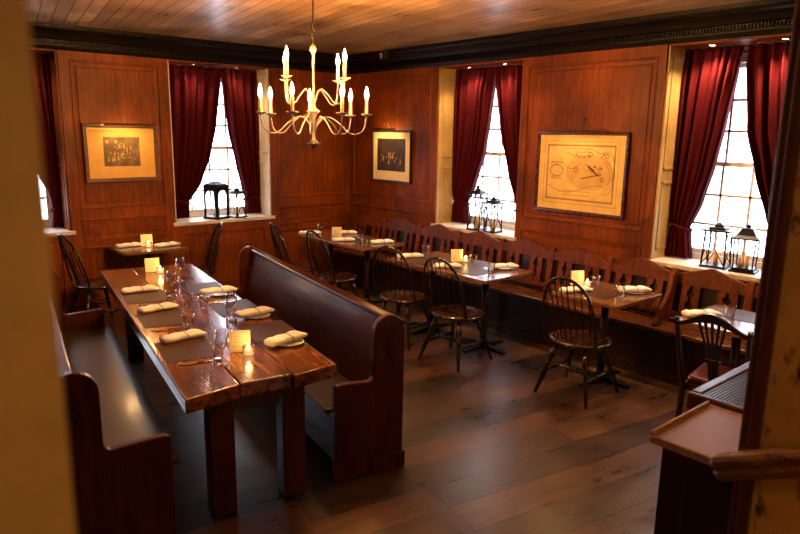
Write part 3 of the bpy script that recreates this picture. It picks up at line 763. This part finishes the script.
for ya, yb in zip(posts_y, posts_y[1:]):
    hi, lo = ya-.03, yb+.03; c = (hi+lo)/2
    a = MB(); slab(a, [(lo, .785), (lo, .868), (c-.02, .950), (c+.02, .950), (hi, .868), (hi, .785)], .026); cr = a.build('crest_rail', M['bench'], t, bevel=.004)
    a = MB()
    for sg in (-1, 1):
        e0, e1 = (lo, c-.01) if sg < 0 else (hi, c+.01)
        q = [(e0, .862), (e1, .945), (e1, .933), (e0, .850)]; n4 = 4
        a.add([(bx(z)-.007, y, z) for y, z in q]+[(bx(z)+.002, y, z) for y, z in q], [(0, 1, 2, 3), (4, 5, 6, 7)]+[(i, (i+1) % 4, 4+(i+1) % 4, 4+i) for i in range(4)])
    a.build('crest_bead', M['bench'], cr)
    a = MB(); slab(a, [(lo, .50), (lo, .545), (hi, .545), (hi, .50)], .024); a.build('lower_rail', M['bench'], t, bevel=.003)
    for pc in (c-.150, c+.150):
        for side in (-1, 1):       # pairs face each other round a keyhole
            ks = [(.545, .008), (.590, .008), (.605, .030), (.640, .030), (.655, .010), (.690, .010), (.705, .032), (.735, .034), (.750, .012), (.785, .010)]
            cut = [(pc+side*w_, z) for z, w_ in ks]; pl = [(pc+side*.078, z) for z, _ in ks]
            a = MB(); slab(a, pl+cut[::-1], .016); a.build('slat', M['bench'], t)
for yd in (2.65,):
    a = MB(); a.prism([(5.02, .455), (5.10, .455), (5.13, .50), (5.20, .56), (5.27, .66), (5.31, .80), (5.34, .90), (5.30, .92), (5.25, .86), (5.22, .74), (5.16, .66), (5.09, .60), (5.06, .53), (5.02, .48)], yd-.045, yd-.01, 'xz')
    a.build('armrest', M['bench'], t, bevel=.005)

# ------------------------------------------------------------------ chair with red leather seat
t = thing('splat_back_chair', 'dark carved chair with a dark red leather seat beside the doorpost', 'chair', (4.25, 1.69, 0), .06)
a = MB(); n = 10
a.prism([(-.20, -.19), (.22, -.23), (.22, .23), (-.20, .19)], .40, .44); a.build('seat_rail', M['darkwood'], t, bevel=.005)
a = MB(); a.prism([(-.185, -.185), (.215, -.225), (.215, .225), (-.185, .185)], .43, .485); a.build('leather_seat', M['leather'], t, bevel=.024, seg=4)
def bk(z): return -.20-.16*(z-.42)/.5
for s in (-1, 1):
    a = MB(); a.tube([(-.23, s*.195, 0), (-.195, s*.195, .42), (bk(.68)-.005, s*.205, .68), (bk(.90), s*.215, .905)], [.018, .021, .018, .015], 8); a.build('back_post', M['darkwood'], t)
    a = MB(); a.tube([(.19, s*.20, .41), (.20, s*.20, 0)], [.022, .016], 8); a.build('leg', M['darkwood'], t)
    a = MB(); a.tube([(-.21, s*.195, .16), (.195, s*.20, .16)], .011, 8); a.build('stretcher', M['darkwood'], t)
a = MB(); a.tube([(0, -.198, .16), (0, .198, .16)], .011, 8); a.build('stretcher', M['darkwood'], t)
a = MB(); up = []; dn = []
for k in range(25):
    y = -.245+.49*k/24; q = abs(y)/.245; z = .885+.085*(math.cos(PI*min(1, q*1.15))*.5+.5)+(.012 if q > .9 else 0); th = .028+.034*(math.cos(PI*min(1, q*1.5))*.5+.5)
    up.append((y, z)); dn.append((y, z-th))
n = len(up); out = up+dn[::-1]; vs = [(bk(z)+.014-.02*abs(y)/.24, y, z) for y, z in out]+[(bk(z)-.014-.02*abs(y)/.24, y, z) for y, z in out]; n = len(out)
fs = [(i, i+1, n-2-i, n-1-i) for i in range(24)]+[(n+i, n+i+1, 2*n-2-i, 2*n-1-i) for i in range(24)]+[(i, (i+1) % n, n+(i+1) % n, n+i) for i in range(n)]
a.add(vs, fs); a.build('crest_rail', M['darkwood'], t, bevel=.003)
for k in range(5):
    y = (k-2)
    a = MB(); a.tube([(bk(.44), y*.012, .44), (bk(.60), y*.014, .60), (bk(.72), y*.018, .72), (bk(.82), y*.030, .82), (bk(.90), y*.040, .91)], [.007, .006, .007, .008, .010], 6); a.build('back_rib', M['darkwood'], t)
a = MB(); a.box(bk(.64)-.008, -.045, .63, bk(.64)+.008, .045, .655); a.build('splat_band', M['darkwood'], t, bevel=.003)

# ------------------------------------------------------------------ service stand and grille cabinet behind the doorpost
t = thing('service_stand', 'dark service stand with a tan top beside the doorpost', 'cabinet', (2.045, .50, 0))
a = MB(); a.box(.03, .01, .08, .44, .51, .955); a.build('body', M['darkwood'], t, bevel=.004)
a = MB(); a.box(.05, .03, 0, .42, .49, .08); a.build('plinth', M['darkwood'], t)
a = MB(); a.box(0, -.0+.003, .955, .445, .545, .985); a.build('top_board', M['tan'], t, bevel=.006)
a = MB(); a.box(.0, .533, .985, .43, .545, 1.0); a.build('back_lip', M['tan'], t, bevel=.003)
a = MB(); ring(a, lambda u, z, d: (.03-d, u, z), .05, .47, .14, .90, [(0, 0), (0, .012), (.05, .012), (.055, .002)]); a.build('side_panel', M['darkwood'], t)
t = thing('grille_cabinet', 'low cabinet topped with a grey wire grille behind the service stand', 'cabinet', (2.495, .50, 0))
a = MB(); a.box(.01, .0, .0, .72, .60, .93); a.build('body', M['darkwood'], t, bevel=.004)
a = MB()
for b_ in ((0, .0, .93, .03, .64, 1.0), (.70, .0, .93, .73, .64, 1.0), (.03, .59, .93, .70, .64, 1.0), (.03, .0, .93, .70, .04, 1.0)): a.box(*b_)
a.build('rim', M['postwood'], t, bevel=.010)
a = MB(); k = .04
while k < .69: a.box(k, .04, .985, k+.004, .59, .989); k += .0135
k = .045
while k < .59: a.box(.03, k, .990, .70, k+.004, .994); k += .0135
a.build('grille', M['mesh'], t)
# doorpost and stair handrail
a = MB(); a.box(1.345, .461, 0, 1.44, .484, 3.0); a.box(1.352, .480, 0, 1.44, .500, 3.0)
p_ = struct(a.build('trim_3', M['postwood'], bevel=.006))
a = MB(); A = Vector((1.318, .514, 1.335)); B = Vector((1.318, -1.2, 1.335+1.714*.50))
sec = []
def handrail(A, B):
    d = (B-A).normalized(); up = Vector((0, 0, 1)); up = (up-d*up.dot(d)).normalized(); sd = d.cross(up)
    prof = [(x_*.85, z_*.85) for x_, z_ in ((-.022, -.030), (.022, -.030), (.026, -.012), (.018, -.004), (.028, .006), (.030, .018), (.020, .030), (-.020, .030), (-.030, .018), (-.028, .006), (-.018, -.004), (-.026, -.012))]
    n = len(prof); vs = []
    for sc, P in ((.75, A-d*.012), (1, A), (1, B)): vs += [P+sd*x*sc+up*z*sc for x, z in prof]
    fs = [tuple(range(n)), tuple(range(2*n, 3*n))]
    for r_ in range(2): fs += [(r_*n+i, r_*n+(i+1) % n, (r_+1)*n+(i+1) % n, (r_+1)*n+i) for i in range(n)]
    return vs, fs
a.add(*handrail(A, B)); rail = a.build('handrail', wood('worn_brown_rail', (.07, .03, .012), (.30, .16, .06), 'y', .3, coat=.3, scale=1.5, blotch=.8), bevel=.002)
tag(rail, 'worn wooden handrail on the cream wall, beside the doorpost', 'handrail')
for v in (.22, .9):
    P = A.lerp(B, v/1.9); a = MB(); a.tube([P+Vector((0, 0, -.03)), P+Vector((.01, 0, -.05)), P+Vector((.044, 0, -.055))], .007, 6); a.build('rail_bracket', M['iron'], rail)

# ------------------------------------------------------------------ lanterns
def x_lantern(label, loc_, rz, w, h, splay=0.0, two=True):
    t = thing('candle_lantern', label, 'lantern', loc_, rz, 'black candle lanterns on the window sills')
    b, tp = w/2, w/2*(1-splay)
    a = MB(); a.box(-b, -b, 0, b, b, .018); a.box(-b-.008, -b-.008, .0, b+.008, b+.008, .010); a.build('base', M['iron'], t, bevel=.003)
    zt = h*.80
    for sx in (-1, 1):
        for sy in (-1, 1): a = MB(); a.tube([(sx*(b-.008), sy*(b-.008), .015), (sx*(tp-.008), sy*(tp-.008), zt)], .008, 6); a.build('corner_post', M['iron'], t)
    a = MB()
    for r in range(4):
        m = Matrix.Rotation(r*PI/2, 4, 'Z')
        a.tube([(-b+.008, -b+.004, .02), (tp-.008, -tp+.004, zt)], .0042, 5, mat=m); a.tube([(b-.008, -b+.004, .02), (-tp+.008, -tp+.004, zt)], .0042, 5, mat=m)
    a.build('cross_bars', M['iron'], t)
    a = MB(); a.box(-tp-.02, -tp-.02, zt, tp+.02, tp+.02, zt+.016); a.box(-tp*.72, -tp*.72, zt+.016, tp*.72, tp*.72, zt+.035); a.build('lid', M['iron'], t, bevel=.004)
    a = MB(); a.lathe([(tp*.4, zt+.035), (tp*.45, zt+.05), (tp*.2, zt+.06), (.012, zt+.065), (.02, h-.015), (.006, h-.004), (0, h-.004)], 12)
    a.tube([(-.035, 0, zt+.05), (-.03, 0, h-.02), (0, 0, h), (.03, 0, h-.02), (.035, 0, zt+.05)], .004, 6); a.build('ring_handle', M['iron'], t)
    a = MB(); a.lathe([(.0, .018), (.020, .018), (.020, .018+h*.27), (0, .018+h*.27)], 14); a.build('candle', M['wax'], t)
    return t
SZ = SILL+.0005
x_lantern('tallest black X sided lantern, left one of the pair below the yellow shutter window', (5.505, 5.11, SZ), .2, .170, .51)
x_lantern('shorter X sided lantern, right one of the pair in front of the narrow curtain', (5.505, 4.87, SZ), .1, .155, .40)
x_lantern('small X sided lantern beside the large arched lantern on the back wall sill', (3.76, 7.58, SZ), .3, .165, .37)
x_lantern('black X sided lantern with splayed legs, beside the pagoda topped lantern', (5.60, 2.43, SZ), .15, .20, .38, .10)
# arched lantern on the back sill
t = thing('arched_lantern', 'large black lantern with arched openings on the back wall sill', 'lantern', (3.50, 7.61, SZ), .42, 'black candle lanterns on the window sills')
a = MB(); a.box(-.115, -.115, 0, .115, .115, .03); a.build('base', M['iron'], t, bevel=.005)
for r_ in range(4):
    m = Matrix.Rotation(r_*PI/2, 4, 'Z'); a = MB()
    W_, z0_, z1_ = .105, .03, .385; rr = .076
    arch = [(rr*math.cos(PI*k/16), .275+rr*math.sin(PI*k/16)) for k in range(17)]
    a.prism([(-W_, z0_), (-rr, z0_), (-rr, .275)][:3]+[(-W_, .275)], -W_, -W_+.01, 'xz', mat=m); a.prism([(rr, z0_), (W_, z0_), (W_, .275), (rr, .275)], -W_, -W_+.01, 'xz', mat=m)
    for p, q in zip(arch, arch[1:]): a.prism([p, (p[0], z1_), (q[0], z1_), q], -W_, -W_+.01, 'xz', mat=m)
    a.prism([(rr, .275), (W_, .275), (W_, z1_), (rr, z1_)], -W_, -W_+.01, 'xz', mat=m); a.prism([(-W_, .275), (-rr, .275), (-rr, z1_), (-W_, z1_)], -W_, -W_+.01, 'xz', mat=m)
    a.build('arched_side', M['iron'], t)
a = MB(); 
def sq_lathe(mb, prof):
    vs = []; fs = []
    for r, z in prof: vs += [(-r, -r, z), (r, -r, z), (r, r, z), (-r, r, z)]
    for i in range(len(prof)-1):
        for j in range(4): fs.append((i*4+j, i*4+(j+1) % 4, (i+1)*4+(j+1) % 4, (i+1)*4+j))
    k = (len(prof)-1)*4; fs += [(0, 1, 2, 3), (k, k+1, k+2, k+3)]; mb.add(vs, fs)
sq_lathe(a, [(.112, .38), (.112, .395), (.10, .42), (.07, .437), (.04, .44), (.04, .452)]); a.build('roof', M['iron'], t, bevel=.006, seg=3)
a = MB(); a.tube([(-.04, 0, .45), (-.045, 0, .475), (0, 0, .485), (.045, 0, .475), (.04, 0, .45)], .007, 8); a.build('ring_handle', M['steel'], t)
a = MB(); a.lathe([(0, .03), (.035, .03), (.035, .13), (0, .13)], 14); a.build('candle', M['card'], t)
# pagoda topped lantern with candles
t = thing('pagoda_lantern', 'black lantern with flared pagoda roof and yellow candles on the right wall sill', 'lantern', (5.585, 2.19, SZ), .2, 'black candle lanterns on the window sills')
a = MB(); sq_lathe(a, [(.092, 0), (.092, .012), (.08, .016), (.08, .032)]); a.build('base', M['iron'], t)
for sx in (-1, 1):
    for sy in (-1, 1): a = MB(); a.tube([(sx*.068, sy*.068, .03), (sx*.074, sy*.074, .245)], .006, 6); a.build('corner_post', M['iron'], t)
a = MB(); sq_lathe(a, [(.098, .24), (.10, .25), (.07, .27), (.050, .30), (.040, .318), (.028, .322)]); a.build('roof', M['iron'], t)
a = MB(); a.lathe([(.012, .32), (.02, .335), (.008, .345), (0, .35)], 12); a.build('finial', M['iron'], t)
for i, (x, y, h) in enumerate(((-.02, -.02, .09), (.025, .02, .11), (-.015, .032, .07))):
    a = MB(); a.lathe([(0, .03), (.015, .03), (.015, .03+h), (0, .03+h)], 12, (x, y, 0)); a.build('candle', M['wax'], t)
t.scale = (1.06, 1.06, 1.12)

# ------------------------------------------------------------------ tableware
TZ = .7505
def napkin_proto():
    t = thing('rolled_napkin', '', 'napkin')
    a = MB(); n = 14; rings = []
    for i in range(9):
        x = -.13+.26*i/8; w = .052+.005*math.sin(i*1.3); h = .036+.004*math.sin(i*2.1+1)
        if i in (0, 8): w *= .94; h *= .8
        rings.append([(x+.006*math.sin(k+i), w*math.copysign(abs(math.cos(2*PI*k/n))**.55, math.cos(2*PI*k/n)), h/2+.002+h/2*math.copysign(abs(math.sin(2*PI*k/n))**.7, math.sin(2*PI*k/n))) for k in range(n)])
    vs = [p for g in rings for p in g]; fs = [tuple(range(n)), tuple(range(8*n, 9*n))]
    for i in range(8):
        for j in range(n): fs.append((i*n+j, i*n+(j+1) % n, (i+1)*n+(j+1) % n, (i+1)*n+j))
    a.add(vs, fs, True); a.build('linen', M['linen'], t)
    a = MB(); a.tube([(.01+.004*math.sin(k), .058*math.cos(2*PI*k/16), .0235+.0205*math.sin(2*PI*k/16)) for k in range(16)], .0022, 5, closed=True); a.build('tie', M['band'], t)
    return t
NG = 'rolled linen napkins on the tables'
npl = reuse(napkin_proto(), [1])
def nap(x, y, rz, label, z=TZ): return npl((x, y, z), rz, label, NG)
nap(1.69, 5.12, RZ+.05, 'napkin at the far left place of the long table')
nap(1.60, 4.50, RZ+.25, 'napkin at the middle left place of the long table')
nap(1.48, 3.76, RZ+.22, 'napkin at the near left place of the long table, by the candle card')
PZL = TZ+.014
nap(2.14, 4.68, RZ+.1, 'napkin on a plate at the far right place of the long table', PZL)
nap(2.06, 3.95, RZ+.2, 'napkin on a plate at the middle right place of the long table', PZL)
nap(1.93, 3.31, RZ+.35, 'napkin on a plate at the near right place of the long table', PZL)
nap(4.40, 6.90, -.35, 'napkin on the corner table, closest to the back wall')
nap(4.42, 6.22, -.4, 'napkin below the menu card on the corner table')
nap(4.78, 6.66, -.5, 'napkin on the bench side of the corner table, behind the menu card')
nap(4.70, 5.84, -.3, 'napkin on the near right end of the corner table')
nap(4.38, 4.98, -.45, 'napkin on the far left end of the larger side table')
nap(4.33, 4.38, -.6, 'napkin behind the bow of the chair at the middle of the larger side table')
nap(4.71, 4.00, -.45, 'napkin on a dark plate, bench side of the larger side table', PZL)
nap(4.49, 3.04, -.35, 'napkin seen through the spindles on the small candlelit table')
nap(4.84, 2.73, -.6, 'napkin on a plate at the right edge of the small candlelit table', PZL)
nap(4.60, 2.05, -.6, 'napkin on the white topped table by the doorpost')
nap(2.30, 7.22, .1, 'napkin left of the card on the small back wall table')
nap(2.64, 7.02, .15, 'napkin right of the card on the small back wall table')
def plate_proto():
    a = MB(); a.lathe([(0, .003), (.05, .003), (.058, 0), (.06, .003), (.088, .012), (.09, .0135), (.086, .0135), (.058, .006), (0, .006)], 28)
    return tag(a.build('side_plate', M['china']), '', 'plate')
ppl = reuse(plate_proto(), [1])
for x, y, l in ((2.15, 4.66, 'plate under the napkin at the far right of the long table'), (2.07, 3.93, 'plate under the napkin at the middle right of the long table'),
                (1.94, 3.29, 'plate under the napkin nearest the pew end'), (4.72, 4.02, 'plate under the napkin on the larger side table'), (4.84, 2.73, 'plate under the napkin at the edge of the candlelit table')):
    ppl((x, y, TZ), 0, l, 'small plates under napkins')
def mat_proto():
    a = MB(); a.box(-.15, -.19, 0, .15, .19, .003)
    return tag(a.build('placemat', M['mat'], bevel=.001), '', 'placemat')
mpl = reuse(mat_proto(), [1])
for x, y, rz, l in ((1.66, 4.93, RZ, 'placemat at the far left seat of the long table'), (1.55, 4.27, RZ, 'placemat at the middle left seat of the long table'), (1.42, 3.56, RZ, 'placemat at the near left seat of the long table'),
                    (2.13, 4.93, RZ, 'placemat at the far right seat of the long table'), (2.06, 4.24, RZ, 'placemat at the middle right seat of the long table'), (1.98, 3.60, RZ, 'placemat at the near right seat of the long table'),
                    (4.36, 4.75, 0, 'placemat at the chair side of the larger side table, far end'), (4.40, 4.14, 0, 'placemat behind the nearer chair at the larger side table'), (4.68, 4.37, 0, 'placemat on the bench side of the larger side table'),
                    (4.60, 2.94, 0, 'placemat under the glass and candle on the candlelit table'), (4.84, 1.84, 0, 'placemat on the white topped table by the doorpost'), (4.56, 6.30, 0, 'placemat in the middle of the corner table')):
    mpl((x, y, TZ-.0003), rz, l, 'brown placemats on the tables')
def tumbler_proto():
    t = thing('tumbler', '', 'glass')
    a = MB(); n = 24
    def rr(r, k, am): return r*(1+am*math.cos(12*2*PI*k/n*1.0)) if am else r
    rings = []
    for r, z, am in ((0, .002, 0), (.026, .0, 0), (.028, .004, .0), (.029, .012, .03), (.034, .055, .03), (.036, .060, 0), (.038, .088, 0), (.0365, .088, 0), (.033, .058, 0), (.026, .014, 0), (0, .012, 0)):
        rings.append([(r*(1+(am if k % 2 else -am))*math.cos(2*PI*k/n), r*(1+(am if k % 2 else -am))*math.sin(2*PI*k/n), z) for k in range(n)])
    vs = [p for g in rings for p in g]; fs = []
    for i in range(len(rings)-1):
        for j in range(n): fs.append((i*n+j, i*n+(j+1) % n, (i+1)*n+(j+1) % n, (i+1)*n+j))
    a.add(vs, fs, True); a.build('fluted_body', M['glass'], t)
    return t
tpl = reuse(tumbler_proto(), [1])
TUM = [(1.60, 3.96, 'tumbler in the middle left of the long table'), (1.79, 3.74, 'tumbler just behind the near menu card'), (1.50, 3.32, 'tumbler left of the nearest wine glass'),
       (1.88, 4.36, 'tumbler beside the shadowed mat, middle of the long table'), (1.76, 4.66, 'tumbler at the left of the far wine glasses'), (1.80, 4.46, 'tumbler among the crowded glasses at mid table'),
       (2.02, 5.07, 'tumbler below the farthest wine glass'), (1.95, 4.08, 'tumbler touching the right hand napkin row'),
       (4.53, 6.03, 'left tumbler of the two on the corner table'), (4.42, 5.80, 'right tumbler of the two on the corner table'), (4.63, 5.02, 'tumbler on the far end of the larger side table, against the slats'),
       (4.67, 4.36, 'tumbler right of the candle card on the larger side table'), (4.47, 3.95, 'tumbler on the white reflection of the larger side table'), (4.83, 3.08, 'tumbler just behind the lit candle on the small square table'),
       (4.62, 2.72, 'tumbler on the near edge of the candlelit table'), (4.70, 1.90, 'tumbler on the white topped table by the doorpost'), (4.58, 6.96, 'tumbler at the back wall end of the corner table')]
for x, y, l in TUM: tpl((x, y, TZ+.0005), 0, l, 'fluted glass tumblers')
def wine_proto():
    t = thing('wine_glass', '', 'glass')
    a = MB(); a.lathe([(0, .0005), (.034, .0005), (.035, .002), (.01, .006), (.004, .012), (.0035, .075), (.006, .085)], 20); a.build('stem', M['glass'], t)
    a = MB(); a.lathe([(.004, .085), (.018, .092), (.032, .112), (.038, .138), (.036, .168), (.030, .198), (.0288, .198), (.0347, .168), (.0365, .138), (.0305, .113), (.017, .094), (0, .090)], 24); a.build('bowl', M['glass'], t)
    return t
wpl = reuse(wine_proto(), [1])
for x, y, l in ((2.09, 5.29, 'farthest wine glass, alone by the table end'), (1.47, 3.20, 'nearest wine glass, left of the candle card'), (1.89, 3.94, 'wine glass between the two tumblers at the right napkins'),
                (1.84, 4.84, 'wine glass over the crowded tumblers at the left')): wpl((x, y, TZ+.0005), 0, l, 'wine glasses on the long table')
def cutlery():
    f = thing('fork', '', 'cutlery'); a = MB(); a.tube([(-.09, 0, .003), (.0, 0, .005), (.04, 0, .004), (.055, 0, .003)], [.005, .003, .003, .008], 6); 
    for k in (-1.5, -.5, .5, 1.5): a.tube([(.055, k*.004, .003), (.095, k*.004, .004)], .0012, 4)
    a.build('steel_body', M['steel'], f)
    k = thing('knife', '', 'cutlery'); a = MB(); a.tube([(-.10, 0, .004), (-.02, 0, .004)], .0055, 6); a.build('handle', M['steel'], k)
    a = MB(); a.prism([(-.02, -.006), (.09, -.008), (.108, -.002), (.108, .005), (-.02, .006)], .002, .004); a.build('blade', M['steel'], k)
    return f, k
fk, kn = cutlery(); fpl = reuse(fk, [1]); kpl = reuse(kn, [1])
for x, y, l in ((1.36, 3.32, 'near left mat'), (1.47, 4.02, 'middle left mat'), (1.62, 4.70, 'far left mat'), (2.02, 4.45, 'far right mat')):
    fpl((x, y, TZ+.0005), RZ+.03, 'steel fork beside the %s of the long table' % l, 'forks on the long table')
    kpl((x+.025, y-.028, TZ+.0005), RZ+.03, 'steel knife beside the %s of the long table' % l, 'knives on the long table')
def card_proto():
    t = thing('menu_card', '', 'card'); m = Matrix.Rotation(-.14, 4, 'X')
    a = MB(); a.box(-.060, -.003, 0, .060, .003, .125, mat=m); a.build('card_face', M['card'], t, bevel=.001)
    a = MB(); a.box(-.042, -.0042, .03, .042, -.003, .033, mat=m); 
    for z in (.045, .055, .065, .075, .09): a.box(-.030, -.0042, z, .030, -.003, z+.002, mat=m)
    a.build('printed_lines', M['cardprint'], t)
    a = MB(); a.box(-.05, 0, 0, .05, .045, .006); a.build('card_foot', M['card'], t)
    return t
cpl = reuse(card_proto(), [1])
for x, y, rz, l in ((2.03, 5.78, -.25, 'far end of the long table'), (1.64, 3.33, -.45, 'near end of the long table'), (4.51, 6.48, -.7, 'corner table'), (4.60, 4.52, -.6, 'larger side table'), (4.70, 3.17, -.5, 'small candlelit table'), (2.47, 7.16, -.25, 'small back wall table')):
    cpl((x, y, TZ), rz, 'cream menu card standing on the '+l, 'menu cards on the tables')
def tea_proto():
    t = thing('tea_light', '', 'candle')
    a = MB(); a.lathe([(0, .001), (.022, .001), (.027, .008), (.029, .045), (.0275, .045), (.025, .010), (0, .005)], 18); a.build('glass_cup', M['glass'], t)
    a = MB(); a.lathe([(0, .006), (.0245, .0065), (.0255, .028), (0, .028)], 16); a.build('glowing_wax', M['candleglow'], t)
    a = MB(); a.lathe([(0, .030), (.004, .034), (.005, .040), (.002, .050), (0, .055)], 8); a.build('flame', M['flame'], t)
    t.scale = (1.2, 1.2, 1.2)
    return t
epl = reuse(tea_proto(), [1])
for x, y, l in ((2.065, 5.69, 'far end of the long table'), (1.655, 3.255, 'near end of the long table'), (4.66, 4.46, 'larger side table'), (4.72, 3.09, 'small candlelit table'), (2.455, 7.07, 'small back wall table')):
    epl((x, y, TZ+.0005), 0, 'lit tea light before the menu card on the '+l, 'lit tea lights')
    light('POINT', (x, y, TZ+.075), .35, (1, .50, .14), shadow_soft_size=.02)

# ------------------------------------------------------------------ unseen fill lamps added on the ceiling, over the stairs and at the room front
def fill_ceiling_lamp(x, y, power, label):
    t = thing('fill_ceiling_lamp', label, 'lamp', (x, y, CEIL))
    a = MB(); a.lathe([(0, 0), (.09, 0), (.09, -.02), (.03, -.03), (0, -.03)], 20); a.build('mounting_plate', M['brass'], t)
    a = MB(); a.lathe([(.03, -.03), (.10, -.05), (.115, -.09), (.08, -.13), (0, -.145)], 20); a.build('glass_bowl', M['fill_lamp_glow'], t)
    light('POINT', (x, y, CEIL-.22), power, (1, .58, .24), shadow_soft_size=.08)
M['fill_lamp_glow'] = emis('fill_lamp_bowl', (1, .6, .28), 3)
fill_ceiling_lamp(.45, -1.1, 13, 'added unseen fill lamp over the stairs behind the doorway')
fill_ceiling_lamp(3.3, 1.35, 12, 'added unseen fill lamp at the front of the room near the service stand')

# ------------------------------------------------------------------ daylight
W = bpy.data.worlds.new('overcast_daylight'); SC.world = W; W.use_nodes = True
bg = W.node_tree.nodes['Background']; bg.inputs['Color'].default_value = (.80, .86, 1.0, 1); bg.inputs['Strength'].default_value = 10.0
def portal(mp, a, b, rot):
    c = (a+b)/2
    o = light('AREA', mp(c, 1.8, -DEEP-.07), 1, (1, 1, 1), shape='RECTANGLE', size=1.06, size_y=1.7, rot=rot); o.data.cycles.is_portal = True
for a, b in ((.55, 1.81), (2.93, 4.20)): portal(mapB, a, b, (-PI/2, 0, 0))
for a, b in ((4.49, 5.75), (1.68, 2.95)): portal(mapR, a, b, (PI/2, 0, PI/2))

# ------------------------------------------------------------------ camera
f, pi_, ya, ro = 655.453, 0.201536, 0.706065, 0.0161257
cy, sy = math.cos(ya), math.sin(ya)
fw = Vector((sy*math.cos(pi_), cy*math.cos(pi_), -math.sin(pi_))); r0 = Vector((cy, -sy, 0)); u0 = r0.cross(fw)
rt = r0*math.cos(ro)+u0*math.sin(ro); up = -r0*math.sin(ro)+u0*math.cos(ro)
cam = bpy.data.cameras.new('camera'); co_ = bpy.data.objects.new('camera', cam); COL.objects.link(co_)
m = Matrix((rt, up, -fw)).transposed().to_4x4(); m.translation = Vector((0, 0, 2.0)); co_.matrix_world = m
cam.sensor_width = 36; cam.lens = f/800*36; cam.clip_start = .02
cam.dof.use_dof = True; cam.dof.focus_distance = 4.6; cam.dof.aperture_fstop = 4.5
SC.camera = co_

SC.view_settings.view_transform = 'Standard'; SC.view_settings.look = 'None'; SC.view_settings.gamma = 1
SC.view_settings.exposure = 0.08; SC.view_settings.use_curve_mapping = False
SC.cycles.max_bounces = 10; SC.cycles.transparent_max_bounces = 24; SC.cycles.sample_clamp_indirect = 6
SC.cycles.use_denoising = True
